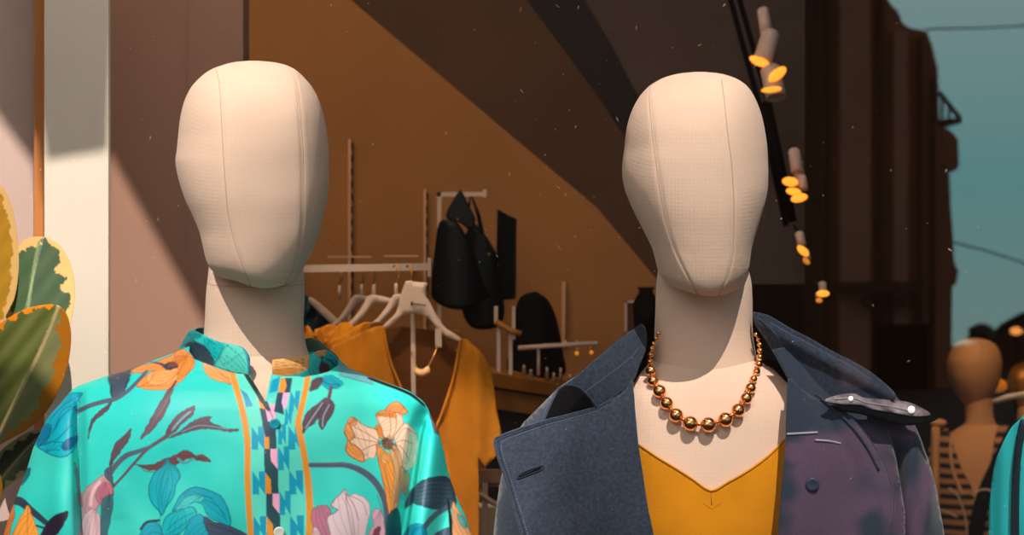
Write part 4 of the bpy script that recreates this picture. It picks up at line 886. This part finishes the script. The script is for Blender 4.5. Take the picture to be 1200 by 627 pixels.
# ------------------------------------------------------------ ceiling track and spotlights
tk = thing('lighting_track', tuple(P(890, 120, 1.9)), 'twin black lighting track running diagonally across the grey ceiling', 'track')
for a, b in (((848,-30),(893,135)), ((858,-30),(901,120))):
    v, f = tube([P(*a,1.93), P(*b,1.93), P(b[0]+28,b[1]+130,1.93)], .0058, 8); obj('track_bar', v, f, M['blackm'], tk)
v, f = tube([P(893,120,1.93), P(906,165,1.93), P(929,260,1.93)], .009, 8); obj('track_bar', v, f, M['blackm'], tk)
def spot(c, axis, r, h, disc_c, disc_ang, dw, dh, Y, label, m='glow'):
    t = thing('spotlight', tuple(P(*c, Y)), label, 'spotlight', 'ceiling spotlights')
    ax = Vector((axis[0], -.35, -axis[1])).normalized()
    v, f = lathe([(r*.7, -h*.5), (r, -h*.4), (r, h*.5), (r*.9, h*.5), (r*.85, h*.42)], P(*c, Y), ax, 24); obj('housing', v, f, M['lampw'], t)
    v, f = tube([P(c[0]-axis[0]*6, c[1]-axis[1]*6, Y+.02), P(c[0]-axis[0]*14-4, c[1]-axis[1]*16, Y+.08)], .004, 6); obj('bracket', v, f, M['blackm'], t)
    a = math.radians(disc_ang); ca, sa = math.cos(a), math.sin(a); s = (Y+D)/D/1000
    cc = P(*disc_c, Y-.05); V = []
    v, f = ball((0,0,0), 1, 24, 12); V = [Vector((cc.x + (q[0]*dw*ca - q[2]*dh*sa)*s, cc.y + q[1]*.006, cc.z + (q[0]*dw*sa + q[2]*dh*ca)*s)) for q in v]
    obj('lamp', V, f, M[m], t)
spot((896,24), (.1,1), .0125, .055, (890,72), -22, 12.5, 5.5, 1.85, 'highest white ceiling spotlight of the upper cluster beside the track')
spot((899,54), (-.35,1), .019, .07, (911,87), 38, 12.5, 6.2, 1.82, 'tilted white ceiling spotlight in the middle of the upper cluster')
spot((906,96), (.15,1), .021, .07, (904,105), 6, 12, 3.6, 1.80, 'lowest white ceiling spotlight of the upper cluster, above the right head')
spot((932,188), (.1,1), .012, .05, (926,213), -8, 9.5, 5.5, 1.85, 'spotlight of the middle group, its glow the upper left one')
spot((936,206), (.1,1), .011, .04, (930,224.5), -8, 9, 4.5, 1.86, 'spotlight of the middle group, its glow second from the top')
spot((940,214), (.1,1), .01, .03, (936.5,232), 12, 10, 5, 1.84, 'spotlight of the middle group with the lowest orange glow')
spot((938,280), (.2,1), .009, .03, (941,294), -42, 8.5, 4.5, 1.86, 'single ceiling spotlight lower down with a slanted orange glow')
spot((945,298), (.2,1), .007, .02, (945,306), -42, 5, 3.2, 1.88, 'small dim spotlight just under the single slanted one', 'glowd')
spot((964,336), (0,1), .008, .02, (964.5,344), 0, 7.5, 4, 1.9, 'distant amber spotlight against the dark back of the shop')
spot((959,346), (0,1), .006, .012, (960,352), 0, 4, 3, 1.92, 'smallest dim amber lamp below the distant spotlight', 'glowd')

# ------------------------------------------------------------ right edge of the shop
m3 = thing('mannequin', (P(1145, 0, 3.9).x, 3.9, 0), 'tan mannequin in striped cardigan far back at the right', 'mannequin')
s3 = 6.4/2.5
def hd(px0, px1, py0, py1, Y, root, m, name='head'):
    prof = [(0,.42,.58),(.02,.3,.7),(.08,.15,.86),(.2,.05,.96),(.35,.0,1.),(.5,.02,.98),(.65,.09,.92),(.8,.2,.82),(.92,.32,.7),(1,.44,.58)]
    k = (Y+D)/D/1000; w = (px1-px0)*k
    rows = [(py0+(py1-py0)*a, px0+(px1-px0)*b, px0+(px1-px0)*c, 0, 0, 0) for a, b, c in prof]
    rows = [(r[0], r[1], r[2], Y, max(.004,(r[2]-r[1])*k*.6), max(.004,(r[2]-r[1])*k*.6)) for r in rows]
    return loft(name, rows, m, root, 48, 4)
hd(1109.5, 1175, 396, 482, 3.9, m3, M['tan'])
loft('neck', [(466,1130,1163,3.9,.05,.05),(490,1131,1165,3.9,.05,.05),(508,1124,1176,3.9,.055,.055)], M['tan'], m3, 48)
T3 = [(498,1128,1170,3.9,.052,.055),(508,1112,1190,3.9,.06,.06),(518,1098,1206,3.9,.085,.085),(540,1088,1216,3.9,.11,.1),(600,1086,1218,3.9,.13,.12),(700,1090,1214,3.9,.13,.12),(800,1095,1208,3.9,.12,.11)]
loft('torso', T3, M['tan'], m3, 64); v, f = lathe([(.02,.02),(.02,.45)], (P(1150,0,3.9).x, 3.9, 0), n=16); obj('stand_pole', v, f, M['rail'], m3)
v, f = lathe([(.16,0),(.16,.01),(.03,.02)], (P(1150,0,3.9).x, 3.9, 0), n=32); obj('base_plate', v, f, M['rail'], m3)
t3 = surf(T3, 0, 2, 3.9)
sm = bpy.data.materials.new('striped_knit'); sm.use_nodes = True; nt = sm.node_tree; b = nt.nodes['Principled BSDF']; b.inputs['Roughness'].default_value = .9
tc = nt.nodes.new('ShaderNodeTexCoord'); w = nt.nodes.new('ShaderNodeTexWave'); w.bands_direction = 'Z'; w.inputs['Scale'].default_value = 10.5; w.inputs['Distortion'].default_value = 1.2; w.inputs['Detail Scale'].default_value = .6
rp_ = nt.nodes.new('ShaderNodeValToRGB'); rp_.color_ramp.elements[0].position = .42; rp_.color_ramp.elements[0].color = (*lin((22,14,10)), 1); rp_.color_ramp.elements[1].position = .56; rp_.color_ramp.elements[1].color = (*lin((176,118,76)), 1)
nt.links.new(tc.outputs['Object'], w.inputs['Vector']); nt.links.new(w.outputs['Fac'], rp_.inputs[0]); nt.links.new(rp_.outputs[0], b.inputs['Base Color'])
cd = thing('cardigan', tuple(P(1145, 640, 3.8)), 'striped black and brown cardigan with black edge on the far tan mannequin', 'cardigan')
sheet('left_front', [(1108,502),(1113,510),(1120,530),(1128,552),(1138,570),(1142,600),(1138,700),(1070,700),(1074,600),(1082,550),(1092,520)], lambda x, y: t3(max(1092,x), y)-.03, sm, cd, .01, step=5)
sheet('right_front', [(1170,500),(1190,506),(1214,524),(1224,560),(1226,700),(1136,700),(1140,627),(1146,590),(1160,555)], lambda x, y: t3(min(1210,x), y)-.03, sm, cd, .01, step=5)
sheet('black_edging', [(1184,498),(1172,520),(1160,545),(1148,570),(1139,600),(1132,640),(1130,700),(1146,700),(1150,640),(1154,610),(1161,580),(1173,550),(1185,525),(1192,506)], lambda x, y: t3(min(1210,x), y)-.06, M['blackm'], cd, .012, step=5)
edge([(1116,508),(1114,530),(1118,555),(1128,580)], lambda x, y: t3(x, y)-.035, 0, .005, M['tan'], 'edge_trim', cd)
nk3 = thing('chain_necklace', tuple(P(1145, 560, 3.7)), 'thin pale looped chains over the far striped cardigan', 'necklace')
for q in ([(1112,572),(1122,580),(1130,600),(1134,627)], [(1138,580),(1150,574),(1162,576),(1170,590)], [(1098,597),(1110,600),(1122,606)]):
    v, f = tube([P(x, y, 3.68) for x, y in smoothpoly(q, False, 5)], .0026, 6); obj('chain', v, f, M['rail'], nk3)
pst = thing('display_post', tuple(P(1100, 640, 3.6)), 'short tan post beside the far striped mannequin', 'post')
v, f = tube([P(1094,498,3.6), P(1097,496,3.6), P(1096,520,3.6), P(1096,560,3.6), (P(1096,0,3.6).x,3.6,0)], .012, 10); obj('post', v, f, M['tan'], pst)
v, f = ball(P(1100, 496, 3.6), .016, 14, 8, (1.5,1,.8)); obj('finial', v, f, M['tan'], pst)
m4 = thing('mannequin', (P(1198, 0, 4.5).x, 4.5, 0), 'dark golden mannequin head at the right edge behind the pale bar', 'mannequin')
hd(1180, 1222, 425, 486, 4.5, m4, mat('antique_gold', (190,120,40), .4, metal=.4, noise=.4, nscale=12)); loft('neck', [(476,1192,1214,4.5,.04,.04),(520,1190,1216,4.5,.04,.04)], M['tan'], m4, 32)
loft('torso', [(515,1188,1218,4.5,.05,.05),(530,1160,1246,4.5,.09,.09),(700,1150,1256,4.5,.13,.12)], M['blackm'], m4, 32); stand(m4, P(1203,0,4.5).x, 4.5, .5, M['rail'])
tagobj('display_rod', tube([P(1163,471,3.2), P(1180,466,3.2), P(1240,455,3.2)], [.006,.009,.009], 10), M['rail'], 'pale slanted rod crossing the right edge below the golden head', 'rod')
tagobj('table_lamp', ball(P(1168,452,4.6), .03, 16, 10, (1.3,1,.8)), mat('amber_glass', (230,140,40), .4, emit=(214,120,20), estr=.35), 'dim amber lamp globe between the far tan and golden heads', 'lamp')
m5 = thing('mannequin', (P(1290, 0, .02).x, .02, 0), 'mannequin almost wholly beyond the right edge, only its turquoise shoulder in view', 'mannequin')
loft('torso', [(455,1270,1310,.03,.05,.05),(480,1225,1355,.03,.04,.08),(520,1212,1370,.03,.05,.1),(700,1212,1370,.03,.06,.1)], M['skin'], m5, 40); v, f = lathe([(.018,.0),(.018,1.16)], (P(1290,0,.02).x,.02,0), n=16); obj('stand_pole', v, f, M['rail'], m5)
tl = thing('satin_blouse', tuple(P(1200, 640, -.05)), 'turquoise satin garment with a dark vertical band cut off by the right edge', 'blouse')
tq = lambda x, y: -.02 - .05*math.cos((x-1215)*.02) + .0015*math.sin(x*.25)
sheet('sleeve', [(1206,480),(1196,491),(1184,503),(1173,525),(1165,550),(1160,590),(1159,627),(1158,700),(1190,700),(1190,600),(1192,540),(1200,500)], tq, M['teal'], tl, .002, step=4)
sheet('dark_band', [(1196,492),(1190,520),(1186,560),(1184,640),(1184,700),(1194,700),(1194,600),(1196,540),(1202,500)], lambda x, y: tq(x,y)-.006, mat('dark_teal_band', (14,40,52), .6), tl, .001, step=5)
sheet('bodice', [(1206,480),(1198,500),(1193,560),(1192,700),(1330,700),(1330,500),(1280,470),(1240,462)], lambda x, y: tq(x, y)-.004, M['teal'], tl, .002, step=7)

# ------------------------------------------------------------ across the street (seen mirrored in the pane)
def rboard(pts, Yv, th):
    F_ = [RV(x, y, Yv) for x, y in pts]; B_ = [q - Vector((0, th, 0)) for q in F_]; n = len(pts)
    return F_ + B_, [tuple(range(n)), tuple(range(n, 2*n))[::-1]] + [(i, (i+1)%n, n+(i+1)%n, n+i) for i in range(n)]
bd = thing('apartment_building', tuple(RV(1000, 454, 25)), 'tall dark brown building reflected in the window, its corner against the sky', 'building')
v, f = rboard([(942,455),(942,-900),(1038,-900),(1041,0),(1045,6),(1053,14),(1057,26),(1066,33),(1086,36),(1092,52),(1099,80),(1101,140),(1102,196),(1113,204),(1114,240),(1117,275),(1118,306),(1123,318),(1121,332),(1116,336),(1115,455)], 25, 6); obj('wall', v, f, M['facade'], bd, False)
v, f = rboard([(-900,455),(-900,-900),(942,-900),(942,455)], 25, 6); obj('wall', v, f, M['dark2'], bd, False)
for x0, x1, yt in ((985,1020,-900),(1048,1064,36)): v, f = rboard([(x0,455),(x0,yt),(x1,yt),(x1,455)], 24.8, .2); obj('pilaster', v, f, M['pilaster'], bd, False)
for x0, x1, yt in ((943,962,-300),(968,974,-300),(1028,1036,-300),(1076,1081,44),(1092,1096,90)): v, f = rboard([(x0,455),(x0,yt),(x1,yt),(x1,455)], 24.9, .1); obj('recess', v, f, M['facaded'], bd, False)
v, f = rboard([(1029,455),(1029,380),(1088,380),(1088,455)], 24.7, .2); obj('door', v, f, M['blackm'], bd, False)
v, f = rboard([(980,342),(980,330),(1082,330),(1082,342)], 24.6, .3); obj('sign_band', v, f, M['facaded'], bd, False)
parts = []
for k, (x, w_) in enumerate(((1012,9),(1024,6),(1033,7),(1042,7),(1051,5),(1058,7),(1067,8),(1077,5))):
    parts.append(rboard([(x,360),(x,348),(x+w_*.8,348),(x+w_*.8,351),(x+2,351),(x+2,360)] if k else [(x,360),(x-3,354),(x,347),(x+8,346),(x+10,350),(x+4,351),(x+2,356),(x+9,358),(x+8,362)], 24.6, .1))
v, f = joinm(parts); obj('sign_lettering', v, f, M['facaded'], bd, False)
v, f = rboard([(1100,140),(1127,138),(1127,144),(1100,147)], 25, 3); obj('balcony', v, f, M['facaded'], bd, False)
v, f = rboard([(1101,150),(1112,151),(1123,163),(1124,195),(1118,201),(1102,192)], 25, 3); obj('bay_window', v, f, M['facade'], bd, False)
v, f = joinm([tube([RV(1100,108,25), RV(1125,139,25)], .035, 6), tube([RV(1104,116,25), RV(1104,140,25)], .02, 6), tube([RV(1112,124,25), RV(1112,140,25)], .02, 6)]); obj('railing', v, f, M['facaded'], bd)
lb = thing('low_building', tuple(RV(1200, 454, 30)), 'low dark roofline reflected under the sky at the right edge', 'building')
v, f = rboard([(1116,455),(1116,408),(1150,403),(1166,398),(1180,382),(1200,370),(1260,350),(1500,340),(1500,455)], 30, .4); obj('wall', v, f, M['facaded'], lb, False)
v, f = rboard([(1164,399),(1180,384),(1200,372),(1260,352),(1260,348),(1200,368),(1178,380),(1162,396)], 29.8, .3); obj('roof_edge', v, f, M['blackm'], lb, False)
tr_ = thing('bare_tree', tuple(RV(1150, 454, 28)), 'small bushy tree reflected below the sky beside the far head', 'tree')
v, f = tube([RV(1150,455,28), RV(1151,420,28), RV(1150,392,28)], [.12,.1,.05], 8); obj('trunk', v, f, M['tree'], tr_)
parts = []
for k in range(150):
    a = rng.uniform(-.2, math.pi+.2); l = rng.uniform(4, 17)
    parts.append(tube([RV(1150+rng.uniform(-3,3),396,28+rng.uniform(-.3,.3)), RV(1150+l*1.1*math.cos(a), 395-l*math.sin(a)*.95, 28+rng.uniform(-.5,.5))], [.05,.02], 4))
v, f = joinm(parts); obj('foliage', v, f, M['tree'], tr_)
for q, lab in ((((1086,34),(1150,33),(1240,28)), 'thin street wire reflected across the top of the sky'), (((1118,284),(1160,295),(1240,322)), 'thin slanted street wire reflected lower in the sky')):
    v, f = tube([RV(x, y, 24.9) for x, y in q], .012, 6); tag(obj('street_wire', v, f, M['wire']), lab, 'wire')

sl = thing('street_lamp', tuple(RV(1191, 460, 20)), 'warm orange street lamp reflected low over the dark roofline', 'street lamp')
v, f = ball(RV(1191, 388, 20), .055, 16, 10, (1.2, 1, .8)); obj('globe', v, f, mat('street_lamp_glow', (255,170,90), .5, emit=(255,160,80), estr=5), sl)
v, f = tube([RV(1191, 392, 20), RV(1191, 485, 20)], .02, 8); obj('pole', v, f, M['blackm'], sl)
# ------------------------------------------------------------ light
W = bpy.data.worlds.new('world'); sc.world = W; W.use_nodes = True; nt = W.node_tree; nt.nodes.clear()
out = nt.nodes.new('ShaderNodeOutputWorld'); bg = nt.nodes.new('ShaderNodeBackground'); tc = nt.nodes.new('ShaderNodeTexCoord'); sp = nt.nodes.new('ShaderNodeSeparateXYZ')
nt.links.new(tc.outputs['Generated'], sp.inputs[0])
rz = nt.nodes.new('ShaderNodeValToRGB'); mr = nt.nodes.new('ShaderNodeMapRange'); mr.inputs[1].default_value = -.04; mr.inputs[2].default_value = .14
nt.links.new(sp.outputs['Z'], mr.inputs[0]); nt.links.new(mr.outputs[0], rz.inputs[0])
e = rz.color_ramp.elements; e[0].position = 0; e[0].color = (.78, 1.22, 1.15, 1); e[1].position = 1; e[1].color = (1.05, 1.55, 1.55, 1)
x_ = e.new(.45); x_.color = (.55, 1.3, 1.32, 1)
my = nt.nodes.new('ShaderNodeMapRange'); my.inputs[1].default_value = -.8; my.inputs[2].default_value = -.93; my.inputs[3].default_value = 0; my.inputs[4].default_value = 1
nt.links.new(sp.outputs['Y'], my.inputs[0])
mx = nt.nodes.new('ShaderNodeMix'); mx.data_type = 'RGBA'; nt.links.new(my.outputs[0], mx.inputs[0]); mx.inputs[6].default_value = (.36, .36, .38, 1); nt.links.new(rz.outputs[0], mx.inputs[7])
nt.links.new(mx.outputs[2], bg.inputs[0]); bg.inputs[1].default_value = 1.0; nt.links.new(bg.outputs[0], out.inputs[0])
def spotl(name, target, azim, elev, dist, angle, power, c, size=.03, blend=.3):
    a, e_ = math.radians(azim), math.radians(elev); t = Vector(target)
    loc = t + Vector((math.sin(a)*math.cos(e_), -math.cos(a)*math.cos(e_), math.sin(e_)))*dist
    l = bpy.data.lights.new(name, 'SPOT'); l.energy = power; l.color = c; l.spot_size = math.radians(angle); l.spot_blend = blend; l.shadow_soft_size = size
    o = bpy.data.objects.new(name, l); col.objects.link(o); o.location = loc; o.rotation_euler = (t-loc).to_track_quat('-Z', 'Y').to_euler(); return o
spotl('sun_left', P(265, 380, 0), -32, 56, 9, 4.9, 5900, (1, .89, .78), blend=.12)
spotl('sun_right', P(850, 380, 0), 17, 60, 9, 5.3, 5200, (1, .89, .78), blend=.12)
# added spot with an unseen cut board shaping the slanting lit edge on partitions
ls = spotl('added_low_spot', P(130, 330, .9), 12, 30, 6, 20, 2700, (1, .9, .8), size=.0009)
S = ls.location.copy(); ax = (P(130, 330, .9) - S).normalized(); ex = ax.cross(Vector((0, 0, 1))).normalized(); ey = ex.cross(ax)
def hp(px, py, Y):
    d = P(px, py, Y) - S; d = d / d.dot(ax); return (d.dot(ex) * .45, d.dot(ey) * .45)
top = [hp(-40,85,.66), hp(40,194,.66), hp(54,189,.5), hp(127,177,.5), hp(127,178,.98), hp(245,389,.98), hp(250,398,.98)]
bot = [hp(-40,640,.66), hp(127,640,.5), hp(127,455,.98), hp(250,455,.98)]
for k in range(1, len(top)): top[k] = (max(top[k][0], top[k-1][0] + .0005), top[k][1])
B = .11; V, F = [], []
def hq(*q):
    n = len(V); V.extend([S + ax*.45 + ex*a + ey*b for a, b in q]); F.append(tuple(range(n, n+len(q))))
for k in range(len(top)-1): hq(top[k], top[k+1], (top[k+1][0], B), (top[k][0], B))
bb = [(top[0][0], bot[0][1])] + bot[1:3] + [(top[-1][0], bot[3][1])]
for k in range(1, 4): bb[k] = (max(bb[k][0], bb[k-1][0] + .0005), bb[k][1])
for k in range(3): hq(bb[k], (bb[k][0], -B), (bb[k+1][0], -B), bb[k+1])
hq((-B,-B),(top[0][0],-B),(top[0][0],B),(-B,B)); hq((top[-1][0],-B),(B,-B),(B,B),(top[-1][0],B))
tag(obj('light_mask', V, F, M['blackm'], None, False), 'unseen dark cut board added before a spot to shape its light', 'lamp hood')
def area(name, loc, tgt, sx, sy, power, c):
    l = bpy.data.lights.new(name, 'AREA'); l.shape = 'RECTANGLE'; l.size = sx; l.size_y = sy; l.energy = power; l.color = c
    o = bpy.data.objects.new(name, l); col.objects.link(o); o.location = loc; o.rotation_euler = (Vector(tgt)-Vector(loc)).to_track_quat('-Z', 'Y').to_euler(); return o
area('shop_light', (-.75, .95, 2.75), (-.65, 2.2, 1.5), 1.0, .3, 17, (1, .76, .52))
area('bay_fill', (-.15, -.1, 2.7), (-.75, .9, 1.6), .8, .3, 5, (1, .84, .72))  # added fill to brighten the window bay, no lamp there
area('back_light', (1.3, 2.5, 2.8), (1.5, 4.0, 1.3), 1.0, .3, 26, (1, .76, .5))
area('street_fill', (-1.2, -3.6, 3.4), (-.2, 0, 1.5), 2.5, 2.0, 52, (1, .86, .76))
def fill_spot(name, loc, tgt, ang, power, c, size=.02, blend=.25):
    l = bpy.data.lights.new(name, 'SPOT'); l.energy = power; l.color = c; l.spot_size = math.radians(ang); l.spot_blend = blend; l.shadow_soft_size = size
    o = bpy.data.objects.new(name, l); col.objects.link(o); o.location = loc; o.rotation_euler = (Vector(tgt)-Vector(loc)).to_track_quat('-Z', 'Y').to_euler(); return o
fill_spot('rail_fill', (-.35, .35, 2.7), P(415, 420, 1.15), 15, 55, (1, .8, .6))  # added spot to brighten the rail garments, no fixture there
fill_spot('hem_fill', (-.1, .3, 2.3), P(520, 640, 1.05), 16, 60, (1, .86, .7))  # added spot standing in for the sunlit patch on the lower sweater
